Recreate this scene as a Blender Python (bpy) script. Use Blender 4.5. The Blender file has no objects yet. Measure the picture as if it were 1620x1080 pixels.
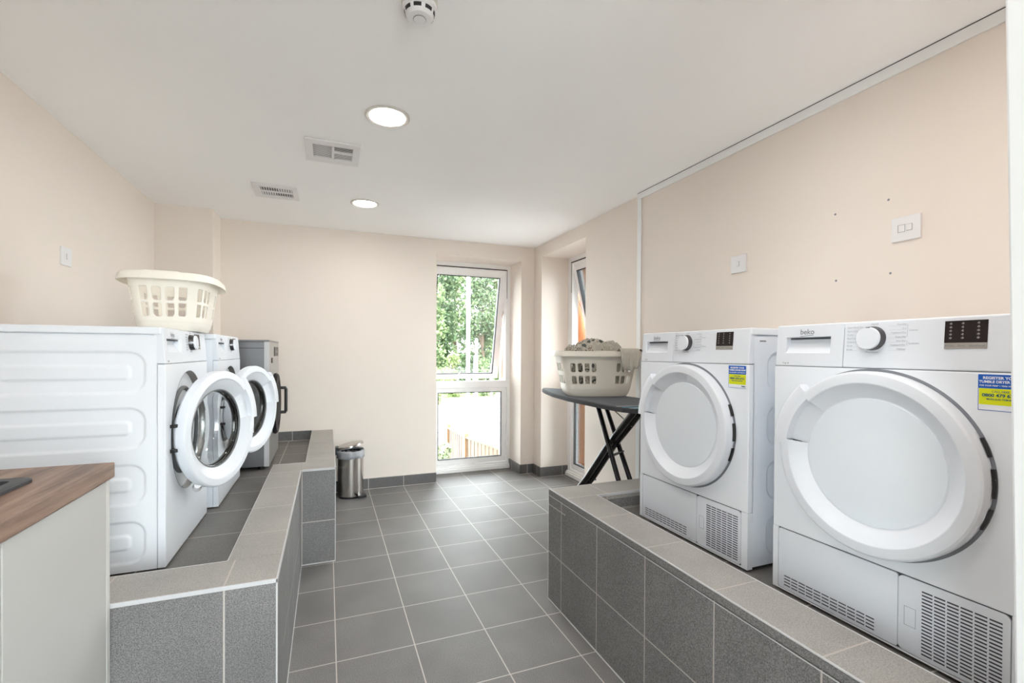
import bpy, bmesh, math, random
from math import pi, sin, cos, radians
from mathutils import Vector, Matrix, noise

C = bpy.context.scene.collection
# ------------------------------------------------------------------ camera
F_PX, CX, CY = 732.785, 803.432, 563.041
cd = bpy.data.cameras.new('camera'); cam = bpy.data.objects.new('camera', cd); C.objects.link(cam)
cd.sensor_width = 36; cd.lens = 36 * F_PX / 1620
cd.shift_x = (810 - CX) / 1620; cd.shift_y = (CY - 540) / 1620
cd.clip_start = 0.02; cd.clip_end = 300
yaw, pit, rol = 0.37135, -0.00799, -0.00521
def _rot(y, p, r):
    Rz = Matrix(((cos(y), sin(y), 0), (-sin(y), cos(y), 0), (0, 0, 1)))
    B = Matrix(((1, 0, 0), (0, 0, 1), (0, -1, 0)))
    Rx = Matrix(((1, 0, 0), (0, cos(p), -sin(p)), (0, sin(p), cos(p))))
    Rr = Matrix(((cos(r), -sin(r), 0), (sin(r), cos(r), 0), (0, 0, 1)))
    return Rz @ Rx @ B @ Rr @ Matrix(((1, 0, 0), (0, -1, 0), (0, 0, -1)))
cam.matrix_world = Matrix.Translation((0, 0, 1.25)) @ _rot(yaw, pit, rol).to_4x4()
bpy.context.scene.camera = cam
# ------------------------------------------------------------------ world, exposure
w = bpy.data.worlds.new('overcast_sky'); bpy.context.scene.world = w; w.use_nodes = True
bg = w.node_tree.nodes['Background']; bg.inputs[0].default_value = (0.91, 0.965, 1.0, 1); bg.inputs[1].default_value = 5.6
vs = bpy.context.scene.view_settings
vs.view_transform = 'Standard'; vs.look = 'None'; vs.exposure = 1.73; vs.gamma = 1; vs.use_curve_mapping = False
cy = bpy.context.scene.cycles
cy.use_denoising = True; cy.max_bounces = 14; cy.diffuse_bounces = 10; cy.transparent_max_bounces = 24
cy.caustics_reflective = False; cy.caustics_refractive = False; cy.sample_clamp_indirect = 8
sd = bpy.data.lights.new('sun', 'SUN'); sd.energy = 2.0; sd.angle = 0.2; sd.color = (1, .96, .9)
sun = bpy.data.objects.new('sun', sd); C.objects.link(sun); sun.rotation_euler = (radians(38), 0, radians(-20))
LAMP_E = 28.0
BG0, BG1 = -.15, 1.15   # span of the glazed screen added at the corridor's end for fill light

# ------------------------------------------------------------------ materials
def lin(c): return tuple(((x / 255) / 12.92 if x / 255 <= .04045 else ((x / 255 + .055) / 1.055) ** 2.4) for x in c)
def new_mat(name):
    m = bpy.data.materials.new(name); m.use_nodes = True
    return m, m.node_tree, m.node_tree.nodes['Principled BSDF']
def mat(name, col, rough=.5, metal=0, var=0.0, vscale=20, bump=0, bscale=200, coat=0, spec=.5, emit=0, trans=0, sss=0):
    m, nt, p = new_mat(name)
    N, L = nt.nodes, nt.links
    p.inputs['Base Color'].default_value = (*col, 1); p.inputs['Roughness'].default_value = rough
    p.inputs['Metallic'].default_value = metal; p.inputs['Coat Weight'].default_value = coat
    p.inputs['Specular IOR Level'].default_value = spec
    tc = N.new('ShaderNodeTexCoord')
    nz = N.new('ShaderNodeTexNoise'); nz.inputs['Scale'].default_value = vscale; nz.inputs['Detail'].default_value = 4
    L.new(tc.outputs['Object'], nz.inputs['Vector'])
    if var:
        mx = N.new('ShaderNodeMix'); mx.data_type = 'RGBA'
        mx.inputs[6].default_value = (*[c * (1 - var) for c in col], 1); mx.inputs[7].default_value = (*[min(1, c * (1 + var)) for c in col], 1)
        L.new(nz.outputs['Fac'], mx.inputs[0]); L.new(mx.outputs[2], p.inputs['Base Color'])
    if bump:
        n2 = N.new('ShaderNodeTexNoise'); n2.inputs['Scale'].default_value = bscale; L.new(tc.outputs['Object'], n2.inputs['Vector'])
        b = N.new('ShaderNodeBump'); b.inputs['Strength'].default_value = bump; b.inputs['Distance'].default_value = .002
        L.new(n2.outputs['Fac'], b.inputs['Height']); L.new(b.outputs[0], p.inputs['Normal'])
    if emit:
        p.inputs['Emission Color'].default_value = (1, .955, .90, 1); p.inputs['Emission Strength'].default_value = emit
    if trans: p.inputs['Transmission Weight'].default_value = trans
    return m
def glass_mat(name, tint=(.97, .99, .98), gloss=.06, rough=0.0):
    m, nt, p = new_mat(name); N, L = nt.nodes, nt.links; N.remove(p)
    t = N.new('ShaderNodeBsdfTransparent'); t.inputs[0].default_value = (*tint, 1)
    g = N.new('ShaderNodeBsdfGlossy'); g.inputs['Roughness'].default_value = rough
    lw = N.new('ShaderNodeFresnel'); lw.inputs[0].default_value = 1.45
    mt = N.new('ShaderNodeMath'); mt.operation = 'MULTIPLY_ADD'; mt.inputs[1].default_value = .9; mt.inputs[2].default_value = gloss - .03
    L.new(lw.outputs[0], mt.inputs[0])
    mx = N.new('ShaderNodeMixShader'); L.new(mt.outputs[0], mx.inputs[0]); L.new(t.outputs[0], mx.inputs[1]); L.new(g.outputs[0], mx.inputs[2])
    L.new(mx.outputs[0], N['Material Output'].inputs[0])
    return m
TP = 0.3147
def tile_mat(name, lines, base=(.155, .148, .142), gw=.0048, grout=(.50, .455, .42), rough=.42, spk=.35, spec=.5):
    """lines: list of (axis, offset, period or 0)"""
    m, nt, p = new_mat(name); N, L = nt.nodes, nt.links
    geo = N.new('ShaderNodeNewGeometry'); sp = N.new('ShaderNodeSeparateXYZ'); L.new(geo.outputs['Position'], sp.inputs[0])
    cur = None
    for ax, off, per in lines:
        s = N.new('ShaderNodeMath'); s.operation = 'SUBTRACT'; L.new(sp.outputs[ax], s.inputs[0]); s.inputs[1].default_value = off - (per / 2 if per else 0)
        v = s
        if per:
            f = N.new('ShaderNodeMath'); f.operation = 'FLOORED_MODULO'; L.new(s.outputs[0], f.inputs[0]); f.inputs[1].default_value = per
            v = N.new('ShaderNodeMath'); v.operation = 'SUBTRACT'; L.new(f.outputs[0], v.inputs[0]); v.inputs[1].default_value = per / 2
        a = N.new('ShaderNodeMath'); a.operation = 'ABSOLUTE'; L.new(v.outputs[0], a.inputs[0])
        c = N.new('ShaderNodeMath'); c.operation = 'LESS_THAN'; L.new(a.outputs[0], c.inputs[0]); c.inputs[1].default_value = gw / 2
        if cur is None: cur = c
        else:
            q = N.new('ShaderNodeMath'); q.operation = 'MAXIMUM'; L.new(cur.outputs[0], q.inputs[0]); L.new(c.outputs[0], q.inputs[1]); cur = q
    n1 = N.new('ShaderNodeTexNoise'); n1.inputs['Scale'].default_value = 330; n1.inputs['Detail'].default_value = 3; L.new(geo.outputs['Position'], n1.inputs['Vector'])
    n2 = N.new('ShaderNodeTexNoise'); n2.inputs['Scale'].default_value = 3.5; n2.inputs['Detail'].default_value = 5; L.new(geo.outputs['Position'], n2.inputs['Vector'])
    r1 = N.new('ShaderNodeMapRange'); r1.inputs[1].default_value = .35; r1.inputs[2].default_value = .65; r1.inputs[3].default_value = 1 - spk; r1.inputs[4].default_value = 1 + spk
    L.new(n1.outputs['Fac'], r1.inputs[0])
    r2 = N.new('ShaderNodeMapRange'); r2.inputs[1].default_value = .3; r2.inputs[2].default_value = .7; r2.inputs[3].default_value = .88; r2.inputs[4].default_value = 1.12
    L.new(n2.outputs['Fac'], r2.inputs[0])
    mu = N.new('ShaderNodeMath'); mu.operation = 'MULTIPLY'; L.new(r1.outputs[0], mu.inputs[0]); L.new(r2.outputs[0], mu.inputs[1])
    vm = N.new('ShaderNodeVectorMath'); vm.operation = 'SCALE'; vm.inputs[0].default_value = base; L.new(mu.outputs[0], vm.inputs['Scale'])
    mx = N.new('ShaderNodeMix'); mx.data_type = 'RGBA'; L.new(vm.outputs[0], mx.inputs[6]); mx.inputs[7].default_value = (*grout, 1)
    if cur is not None: L.new(cur.outputs[0], mx.inputs[0])
    else: mx.inputs[0].default_value = 0
    L.new(mx.outputs[2], p.inputs['Base Color'])
    b = N.new('ShaderNodeBump'); b.inputs['Strength'].default_value = .25; b.inputs['Distance'].default_value = .001; L.new(n1.outputs['Fac'], b.inputs['Height']); L.new(b.outputs[0], p.inputs['Normal'])
    p.inputs['Roughness'].default_value = rough; p.inputs['Specular IOR Level'].default_value = spec
    return m
def wood_mat(name, c1, c2, c3, axis=1):
    m, nt, p = new_mat(name); N, L = nt.nodes, nt.links
    geo = N.new('ShaderNodeNewGeometry'); mp = N.new('ShaderNodeMapping'); L.new(geo.outputs['Position'], mp.inputs[0])
    sc = [26, 26, 26]; sc[axis] = 2.2; mp.inputs['Scale'].default_value = sc
    n = N.new('ShaderNodeTexNoise'); n.inputs['Scale'].default_value = 1; n.inputs['Detail'].default_value = 9; n.inputs['Roughness'].default_value = .65; n.inputs['Distortion'].default_value = .6
    L.new(mp.outputs[0], n.inputs['Vector'])
    cr = N.new('ShaderNodeValToRGB'); e = cr.color_ramp.elements; e[0].position = .3; e[0].color = (*c1, 1); e[1].position = .72; e[1].color = (*c3, 1)
    k = e.new(.5); k.color = (*c2, 1)
    L.new(n.outputs['Fac'], cr.inputs[0]); L.new(cr.outputs[0], p.inputs['Base Color'])
    p.inputs['Roughness'].default_value = .45
    return m

M = {}
M['wall'] = mat('cream_paint', (.79, .72, .66), .85, var=.015, vscale=2, bump=.05, bscale=300, spec=.2)
M['ceil'] = mat('ceiling_paint', (.95, .945, .945), .9, var=.01, vscale=2, spec=.15)
M['white'] = mat('white_enamel', (.80, .835, .89), .28, spec=.5)
M['whitep'] = mat('white_plastic', (.735, .77, .83), .38)
M['disc'] = mat('door_centre_plastic', (.76, .81, .87), .45)
M['upvc'] = mat('white_upvc', (.90, .90, .905), .3)
M['plate'] = mat('white_accessory_plastic', (.76, .75, .76), .35)
M['dark'] = mat('black_plastic', (.012, .012, .014), .35)
M['blackdoor'] = mat('black_door', (.008, .008, .009), .5, spec=.15)
M['slot'] = mat('dark_gap', (.05, .055, .07), .8)
M['seam'] = mat('panel_seam', (.22, .235, .27), .8)
M['knobside'] = mat('dark_chrome', (.10, .095, .10), .22, metal=.7)
M['display'] = mat('smoked_display', (.022, .016, .016), .35, spec=.2)
M['silver'] = mat('silver_strip', (.42, .40, .38), .3, metal=.5)
M['ink'] = mat('grey_ink', (.22, .23, .26), .7)
M['inkl'] = mat('pale_ink', (.40, .42, .46), .7)
M['icon'] = mat('pale_icon', (.30, .27, .27), .5)
M['blue'] = mat('sticker_blue', (.0, .10, .50), .4)
M['yellow'] = mat('sticker_yellow', (.68, .72, .0), .4)
M['sticker'] = mat('sticker_white', (.8, .83, .88), .4)
M['navy'] = mat('sticker_ink', (.01, .10, .16), .5)
M['rubber'] = mat('grey_rubber', (.16, .165, .175), .55)
M['chromeb'] = mat('drum_steel', (.6, .6, .6), .22, metal=1, bump=.1, bscale=80)
M['greyb'] = mat('silver_grey_paint', (.17, .17, .18), .32, metal=.35)
M['greyl'] = mat('silver_front', (.42, .41, .40), .3, metal=.55)
M['steel'] = mat('brushed_steel', (.56, .52, .49), .24, metal=1, bump=.03, bscale=60)
M['liner'] = mat('clear_bin_liner', (.70, .72, .78), .25, trans=.6)
M['creamp'] = mat('cream_plastic', (.88, .845, .765), .38)
M['beigep'] = mat('beige_plastic', (.72, .68, .61), .42)
M['towel'] = mat('beige_towel', (.52, .50, .44), .95, var=.12, vscale=60, bump=.6, bscale=500)
M['board'] = mat('ironing_cover', (.03, .032, .036), .8, bump=.3, bscale=400)
M['boardtop'] = mat('ironing_cover_top', (.11, .12, .14), .7, bump=.3, bscale=300)
M['tube'] = mat('black_tube', (.006, .006, .007), .25)
M['sink'] = mat('dark_composite', (.028, .031, .036), .45, var=.2, vscale=300)
M['cab'] = mat('light_grey_laminate', (.50, .495, .485), .5)
M['cabe'] = mat('cabinet_edge', (.60, .595, .58), .45)
M['trim'] = mat('white_gloss_trim', (.84, .845, .845), .35)
M['metaltrim'] = mat('tile_edge_trim', (.55, .555, .57), .35)
M['jamb'] = mat('door_lining_gloss', (.62, .62, .62), .3)
M['glow'] = mat('lamp_diffuser', (.9, .9, .9), .5, emit=LAMP_E)
M['base'] = mat('detector_base', (.60, .57, .53), .5)
M['gasket'] = mat('black_gasket', (.015, .016, .02), .6)
M['glass'] = glass_mat('window_glass')
def real_glass(name):
    m, nt, p = new_mat(name); p.inputs['Transmission Weight'].default_value = 1; p.inputs['Roughness'].default_value = .0; p.inputs['IOR'].default_value = 1.48
    p.inputs['Base Color'].default_value = (.93, .96, .97, 1); return m
M['bowl'] = real_glass('door_glass')
M['orange'] = wood_mat('orange_cladding', (.26, .085, .02), (.33, .12, .033), (.40, .165, .05), 2)
M['wood'] = wood_mat('walnut_worktop', lin((84, 62, 50)), lin((130, 102, 86)), lin((166, 138, 118)), 1)
M['fence'] = wood_mat('fence_timber', (.055, .033, .02), (.10, .065, .042), (.15, .105, .07), 2)
M['fpost'] = wood_mat('fence_post_timber', (.10, .045, .016), (.15, .075, .03), (.2, .11, .05), 2)
M['paving'] = mat('pale_paving', (.42, .405, .39), .9, var=.12, vscale=.6)
M['brick'] = mat('low_wall_brick', (.45, .25, .19), .9, var=.2, vscale=3)
M['post'] = mat('painted_post', (.75, .75, .76), .5)
M['dpost'] = mat('grey_post', (.10, .10, .13), .6)
M['rail'] = mat('grey_railing', (.12, .13, .15), .5)
M['soil'] = mat('ground_verge', (.16, .26, .08), .95, var=.3, vscale=3)
M['bark'] = mat('bark', (.10, .07, .05), .95, var=.3, vscale=8)
def stripe_mat(name):
    m, nt, p = new_mat(name); N, L = nt.nodes, nt.links
    g = N.new('ShaderNodeNewGeometry'); sp = N.new('ShaderNodeSeparateXYZ'); L.new(g.outputs['Position'], sp.inputs[0])
    r = N.new('ShaderNodeMapRange'); r.inputs[1].default_value = 1.90; r.inputs[2].default_value = 2.14; L.new(sp.outputs[1], r.inputs[0])
    cr = N.new('ShaderNodeValToRGB'); cr.color_ramp.interpolation = 'CONSTANT'; e = cr.color_ramp.elements
    cols = [(0, (.03, .03, .035)), (.10, (.35, .05, .04)), (.17, (.03, .03, .035)), (.30, (.05, .30, .42)), (.38, (.6, .62, .62)), (.44, (.03, .03, .035)), (.54, (.05, .30, .42)), (.62, (.03, .03, .035)), (.74, (.6, .62, .62)), (.79, (.11, .12, .14))]
    e[0].color = (*cols[0][1], 1); e[1].position = cols[1][0]; e[1].color = (*cols[1][1], 1)
    for q, c_ in cols[2:]: k = e.new(q); k.color = (*c_, 1)
    L.new(r.outputs[0], cr.inputs[0]); L.new(cr.outputs[0], p.inputs['Base Color']); p.inputs['Roughness'].default_value = .75; return m
M['boardtop'] = stripe_mat('ironing_cover_striped_end')
def leafmat(name, c1, c2, c3):
    m, nt, p = new_mat(name); N, L = nt.nodes, nt.links
    g = N.new('ShaderNodeNewGeometry'); cr = N.new('ShaderNodeValToRGB'); e = cr.color_ramp.elements
    e[0].color = (*c1, 1); e[1].color = (*c3, 1); k = e.new(.5); k.color = (*c2, 1)
    L.new(g.outputs['Random Per Island'], cr.inputs[0]); L.new(cr.outputs[0], p.inputs['Base Color'])
    p.inputs['Roughness'].default_value = .6
    t = N.new('ShaderNodeBsdfTranslucent'); L.new(cr.outputs[0], t.inputs[0])
    mx = N.new('ShaderNodeMixShader'); mx.inputs[0].default_value = .35; L.new(p.outputs[0], mx.inputs[1]); L.new(t.outputs[0], mx.inputs[2]); L.new(mx.outputs[0], N['Material Output'].inputs[0])
    return m
M['leaf1'] = leafmat('green_leaves', (.04, .075, .03), (.13, .19, .08), (.33, .38, .20))
M['leaf2'] = leafmat('yellow_green_leaves', (.08, .13, .04), (.22, .27, .11), (.40, .43, .24))
M['leaf3'] = leafmat('dark_leaves', (.022, .042, .022), (.07, .12, .055), (.20, .25, .13))
M['leafw'] = leafmat('pale_shrub_leaves', (.10, .14, .06), (.22, .26, .15), (.42, .42, .30))

# ------------------------------------------------------------------ helpers
def tag(o, label=None, cat=None, group=None, kind=None):
    if label: o['label'] = label
    if cat: o['category'] = cat
    if group: o['group'] = group
    if kind: o['kind'] = kind
    return o
def obj(name, bm, m, parent=None, bevel=0, seg=2, smooth=False, ang=35, solid=0):
    me = bpy.data.meshes.new(name)
    if isinstance(bm, bmesh.types.BMesh):
        bm.normal_update(); bm.to_mesh(me); bm.free()
    else: me = bm
    ms = m if isinstance(m, (list, tuple)) else [m]
    me.materials.clear()
    for x in ms: me.materials.append(M[x] if isinstance(x, str) else x)
    o = bpy.data.objects.new(name, me); C.objects.link(o)
    if smooth:
        for p in me.polygons: p.use_smooth = True
        try: me.set_sharp_from_angle(angle=radians(ang))
        except Exception: pass
    if solid:
        s = o.modifiers.new('solid', 'SOLIDIFY'); s.thickness = solid; s.offset = 0
    if bevel:
        b = o.modifiers.new('bevel', 'BEVEL'); b.width = bevel; b.segments = seg; b.limit_method = 'ANGLE'; b.angle_limit = radians(40)
        b.use_clamp_overlap = True
    if parent: o.parent = parent
    return o
def empty(name, loc=(0, 0, 0), rz=0):
    o = bpy.data.objects.new(name, None); o.empty_display_size = .1; C.objects.link(o); o.location = loc; o.rotation_euler = (0, 0, rz); return o
def B(): return bmesh.new()
def box(bm, a, b, mi=0):
    x0, y0, z0 = [min(p, q) for p, q in zip(a, b)]; x1, y1, z1 = [max(p, q) for p, q in zip(a, b)]
    v = [bm.verts.new(p) for p in ((x0, y0, z0), (x1, y0, z0), (x1, y1, z0), (x0, y1, z0), (x0, y0, z1), (x1, y0, z1), (x1, y1, z1), (x0, y1, z1))]
    for f in ((0, 3, 2, 1), (4, 5, 6, 7), (0, 1, 5, 4), (1, 2, 6, 5), (2, 3, 7, 6), (3, 0, 4, 7)):
        k = bm.faces.new([v[i] for i in f]); k.material_index = mi
    return bm
def bx(*bs):
    bm = B()
    for a, b in bs: box(bm, a, b)
    return bm
def grow(bm, rings, closed=True, cap=(False, False), mi=0):
    vs_ = [[bm.verts.new(p) for p in r] for r in rings]
    n = len(rings[0])
    for i in range(len(vs_) - 1):
        for j in range(n if closed else n - 1):
            k = (j + 1) % n
            f = bm.faces.new((vs_[i][j], vs_[i][k], vs_[i + 1][k], vs_[i + 1][j])); f.material_index = mi
    if cap[0]: bm.faces.new(vs_[0][::-1]).material_index = mi
    if cap[1]: bm.faces.new(vs_[-1]).material_index = mi
    return vs_
def lathe(bm, prof, c=(0, 0, 0), axis='Z', n=48, a0=0, a1=2 * pi, mi=0, cap=(False, False)):
    """prof: list of (r, h).  axis Z: h up; axis Y: h along +Y, angle measured in XZ"""
    full = abs(a1 - a0 - 2 * pi) < 1e-6
    rings = []
    for r, h in prof:
        ring = []
        for i in range(n if full else n + 1):
            t = a0 + (a1 - a0) * i / n
            if axis == 'Z': ring.append((c[0] + r * cos(t), c[1] + r * sin(t), c[2] + h))
            else: ring.append((c[0] + r * cos(t), c[1] + h, c[2] + r * sin(t)))
        rings.append(ring)
    grow(bm, rings, closed=full, cap=cap, mi=mi)
    return bm
def fixn(bm):
    bmesh.ops.recalc_face_normals(bm, faces=bm.faces); return bm
def tube(bm, pts, r, n=12, mi=0):
    pts = [Vector(p) for p in pts]; rings = []; up = None
    for i, p in enumerate(pts):
        d = ((pts[min(i + 1, len(pts) - 1)] - pts[max(i - 1, 0)])).normalized()
        if up is None: up = d.orthogonal().normalized()
        up = (up - d * up.dot(d)).normalized(); s = d.cross(up)
        rr = r[i] if isinstance(r, (list, tuple)) else r
        rings.append([tuple(p + rr * (cos(2 * pi * k / n) * up + sin(2 * pi * k / n) * s)) for k in range(n)])
    grow(bm, rings, cap=(True, True), mi=mi); return bm
def rrect(x0, x1, z0, z1, r, n=6):
    out = []
    for cx_, cz_, a in ((x1 - r, z1 - r, 0), (x0 + r, z1 - r, pi / 2), (x0 + r, z0 + r, pi), (x1 - r, z0 + r, 1.5 * pi)):
        for k in range(n + 1):
            t = a + pi / 2 * k / n; out.append((cx_ + r * cos(t), cz_ + r * sin(t)))
    return out
def plate_y(bm, pts, y0, y1, mi=0):
    """extrude an XZ outline along Y (y0 front)"""
    grow(bm, [[(x, y1, z) for x, z in pts], [(x, y0, z) for x, z in pts]], cap=(True, True), mi=mi); return bm
def holed(bm, o, h, y0, y1, mi=0):
    """rectangular frame in XZ: o=(x0,x1,z0,z1) outer, h hole, thickness y0..y1"""
    def q(r, y): return [(r[0], y, r[2]), (r[1], y, r[2]), (r[1], y, r[3]), (r[0], y, r[3])]
    rings = [q(o, y0), q(h, y0), q(h, y1), q(o, y1), q(o, y0)]
    vs_ = [[bm.verts.new(p) for p in r] for r in rings[:4]]; vs_.append(vs_[0])
    for i in range(4):
        for j in range(4):
            k = (j + 1) % 4; f = bm.faces.new((vs_[i][j], vs_[i][k], vs_[i + 1][k], vs_[i + 1][j])); f.material_index = mi
    return bm
def circ_holed(bm, x0, x1, z0, z1, cx, cz, r, y0, y1, n=64):
    ang = [2 * pi * i / n for i in range(n)]
    ang += [math.atan2(b - cz, a - cx) % (2 * pi) for a in (x0, x1) for b in (z0, z1)]; ang = sorted(set(ang))
    out, inn = [], []
    for t in ang:
        c_, s_ = cos(t), sin(t)
        k = min([((x1 if c_ > 0 else x0) - cx) / c_ if abs(c_) > 1e-9 else 1e9, ((z1 if s_ > 0 else z0) - cz) / s_ if abs(s_) > 1e-9 else 1e9])
        out.append((cx + k * c_, cz + k * s_)); inn.append((cx + r * c_, cz + r * s_))
    rg = [[(x, y, z) for x, z in L_] for L_, y in ((out, y0), (inn, y0), (inn, y1), (out, y1), (out, y0))]
    vs_ = [[bm.verts.new(p) for p in q] for q in rg[:4]]; vs_.append(vs_[0]); m = len(ang)
    for i in range(4):
        for j in range(m):
            k = (j + 1) % m; bm.faces.new((vs_[i][j], vs_[i][k], vs_[i + 1][k], vs_[i + 1][j]))
    return bm
_txt = {}
def text_bm(s, size, x, z, y=0, align='CENTER', bold=0.0, sx=1.0, ext=.00015):
    cu = bpy.data.curves.new('t', 'FONT'); cu.body = s; cu.size = size; cu.align_x = align; cu.align_y = 'CENTER'; cu.extrude = ext; cu.offset = bold * size
    cu.resolution_u = 3
    o = bpy.data.objects.new('t', cu); C.objects.link(o)
    bpy.context.view_layer.update()
    me = bpy.data.meshes.new_from_object(o.evaluated_get(bpy.context.evaluated_depsgraph_get()))
    bpy.data.objects.remove(o); bpy.data.curves.remove(cu)
    bm = B(); bm.from_mesh(me); bpy.data.meshes.remove(me)
    for v in bm.verts: v.co = Vector((x + v.co.x * sx, y - v.co.z, z + v.co.y))
    return bm
def merge(*bms):
    out = B()
    for b in bms:
        me = bpy.data.meshes.new('tmp'); b.to_mesh(me); b.free(); out.from_mesh(me); bpy.data.meshes.remove(me)
    return out
def structure(o): o['kind'] = 'structure'; return o
def copy_tree(o, parent=None):
    c = o.copy(); C.objects.link(c)
    if parent: c.parent = parent
    for ch in list(o.children): copy_tree(ch, c)
    return c

# ------------------------------------------------------------------ room shell
ZC = 2.331
XL, XR, XP, YF, YO = -1.187, 2.0, 1.965, 4.382, 4.97
FL = [(0, .035, TP), (1, 2.606, TP)]
structure(obj('floor', bx(((-1.3, -1.85, -.12), (2.66, 5.0, 0))), tile_mat('floor_tiles', FL, rough=.52, base=(.185, .176, .173), spec=.22)))
structure(obj('ceiling', bx(((-1.3, -1.85, ZC), (2.66, 5.0, ZC + .12))), 'ceil'))
structure(obj('wall_left', bx(((XL - .1, .18, 0), (XL, YF, ZC))), 'wall'))
structure(obj('wall_left_column', bx(((XL, 4.115, .48), (-.815, YF, ZC))), 'wall'))
# far wall with window opening
WX0, WX1, WZ = .972, 1.850, 2.185
structure(obj('wall_far', bx(((XL - .1, YF, 0), (WX0, YO, ZC)), ((WX0, YF, WZ), (WX1, YO, ZC)), ((WX1, YF, 0), (2.66, YO, ZC))), 'wall'))
RY0, RY1, RZ = 3.36, 4.21, 2.21
structure(obj('wall_right', bx(((XR, .18, 0), (2.6, RY0, ZC)), ((XR, RY0, RZ), (2.6, RY1, ZC)), ((XR, RY1, 0), (2.6, YF, ZC))), 'wall'))
structure(obj('wall_right_panel', bx(((XP, .30, 0), (XR, 2.62, ZC - .006))), 'wall'))
structure(obj('trim_1', bx(((XP - .008, .30, ZC - .045), (XP, 2.62, ZC - .0035)), ((XP - .008, 2.578, .1), (XP, 2.62, ZC - .045))), 'trim', bevel=.002))
structure(obj('shadow_line_strip', bx(((XP - .007, .30, ZC - .0035), (XR, 2.62, ZC - .0005))), 'slot'))  # dark strip standing in for the shadow line above the trim
# near wall, doorway and the corridor the photograph is taken from
structure(obj('wall_near', bx(((.91, .18, 0), (2.6, .30, ZC)), ((XL - .1, .18, 0), (-.50, .30, ZC)), ((-.50, .18, 2.1), (.91, .30, ZC))), 'wall'))
bm = B()
zz = [(0, .062), (1.2, .017), (2.1, -.022)]
ring = []
for z, xa in ((0, .893), (2.1, .783)):
    ring.append([(xa, .155, z), (.93, .155, z), (.93, .325, z), (xa, .325, z)])
grow(bm, ring, cap=(True, True)); fixn(bm)
structure(obj('door_1', bm, 'jamb', bevel=.003))
structure(obj('wall_corridor', bx(((-1.3, -1.85, 0), (-1.2, -1.70, ZC)), ((-1.3, -.75, 0), (-1.2, .18, ZC)), ((-1.3, -1.70, 2.25), (-1.2, -.75, ZC)), ((2.0, -1.75, 0), (2.1, .18, ZC)),
    ((-1.3, -1.85, 0), (BG0, -1.75, ZC)), ((BG1, -1.85, 0), (2.1, -1.75, ZC)), ((BG0, -1.85, 2.25), (BG1, -1.75, ZC))), 'ceil'))
def added_window(n, loc, rz, W, k_):  # unseen corridor glazing, added to let in fill light
    g3 = empty('window_%d' % n, loc, rz); g3['kind'] = 'structure'
    bm = B(); w1_ = W / k_
    for k in range(k_): holed(bm, (k * w1_, (k + 1) * w1_, 0, 2.25), (k * w1_ + .05, (k + 1) * w1_ - .05, .08, 2.19), 0, .06)
    obj('window_frame', bm, 'upvc', g3)
    for k in range(k_): obj('glazing', bx(((k * w1_ + .05, .025, .08), ((k + 1) * w1_ - .05, .033, 2.19))), 'glass', g3)
added_window(3, (BG0, -1.85, 0), 0, BG1 - BG0, 1)  # added behind the camera to light the far wall and machine sides
added_window(4, (-1.26, -1.70, 0), pi / 2, .95, 1)  # added in the corridor's side to brighten the dryers and right wall
# tiled skirting
SK = tile_mat('skirting_tiles', [(0, .035, TP)], rough=.4, base=(.115, .112, .112))
SKY = tile_mat('skirting_tiles_side', [(1, 2.606 + .1, TP)], rough=.4, base=(.115, .112, .112))
GR = mat('grout_bead', (.55, .51, .48), .8)
def skirt(name, a, b, m): structure(obj(name, bx((a, b)), m))
skirt('baseboard_far', (.047, YF - .011, 0), (WX0, YF, .096), SK)
skirt('baseboard_far_reveal', (WX1 - .011, YF - .005, 0), (WX1, 4.684, .096), SKY)
skirt('baseboard_far_right', (WX1 - .011, YF - .011, 0), (XR - .011, YF, .096), SK)
skirt('baseboard_right', (XR - .011, RY1 - .008, 0), (XR, YF, .096), SKY)
skirt('baseboard_right_reveal', (XR - .008, RY1 - .011, 0), (2.30, RY1, .096), SK)
skirt('baseboard_right_mid', (XR - .011, 2.114, 0), (XR, RY0, .096), SKY)
structure(obj('trim_3', bx(((.047, YF - .014, 0), (WX0, YF - .010, .004)), ((WX1 - .015, YF - .014, 0), (XR - .014, YF - .010, .004)),
    ((XR - .015, RY1 - .014, 0), (2.3, RY1 - .010, .004)), ((.047, YF - .012, .096), (WX0, YF, .0985))), GR))

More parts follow.
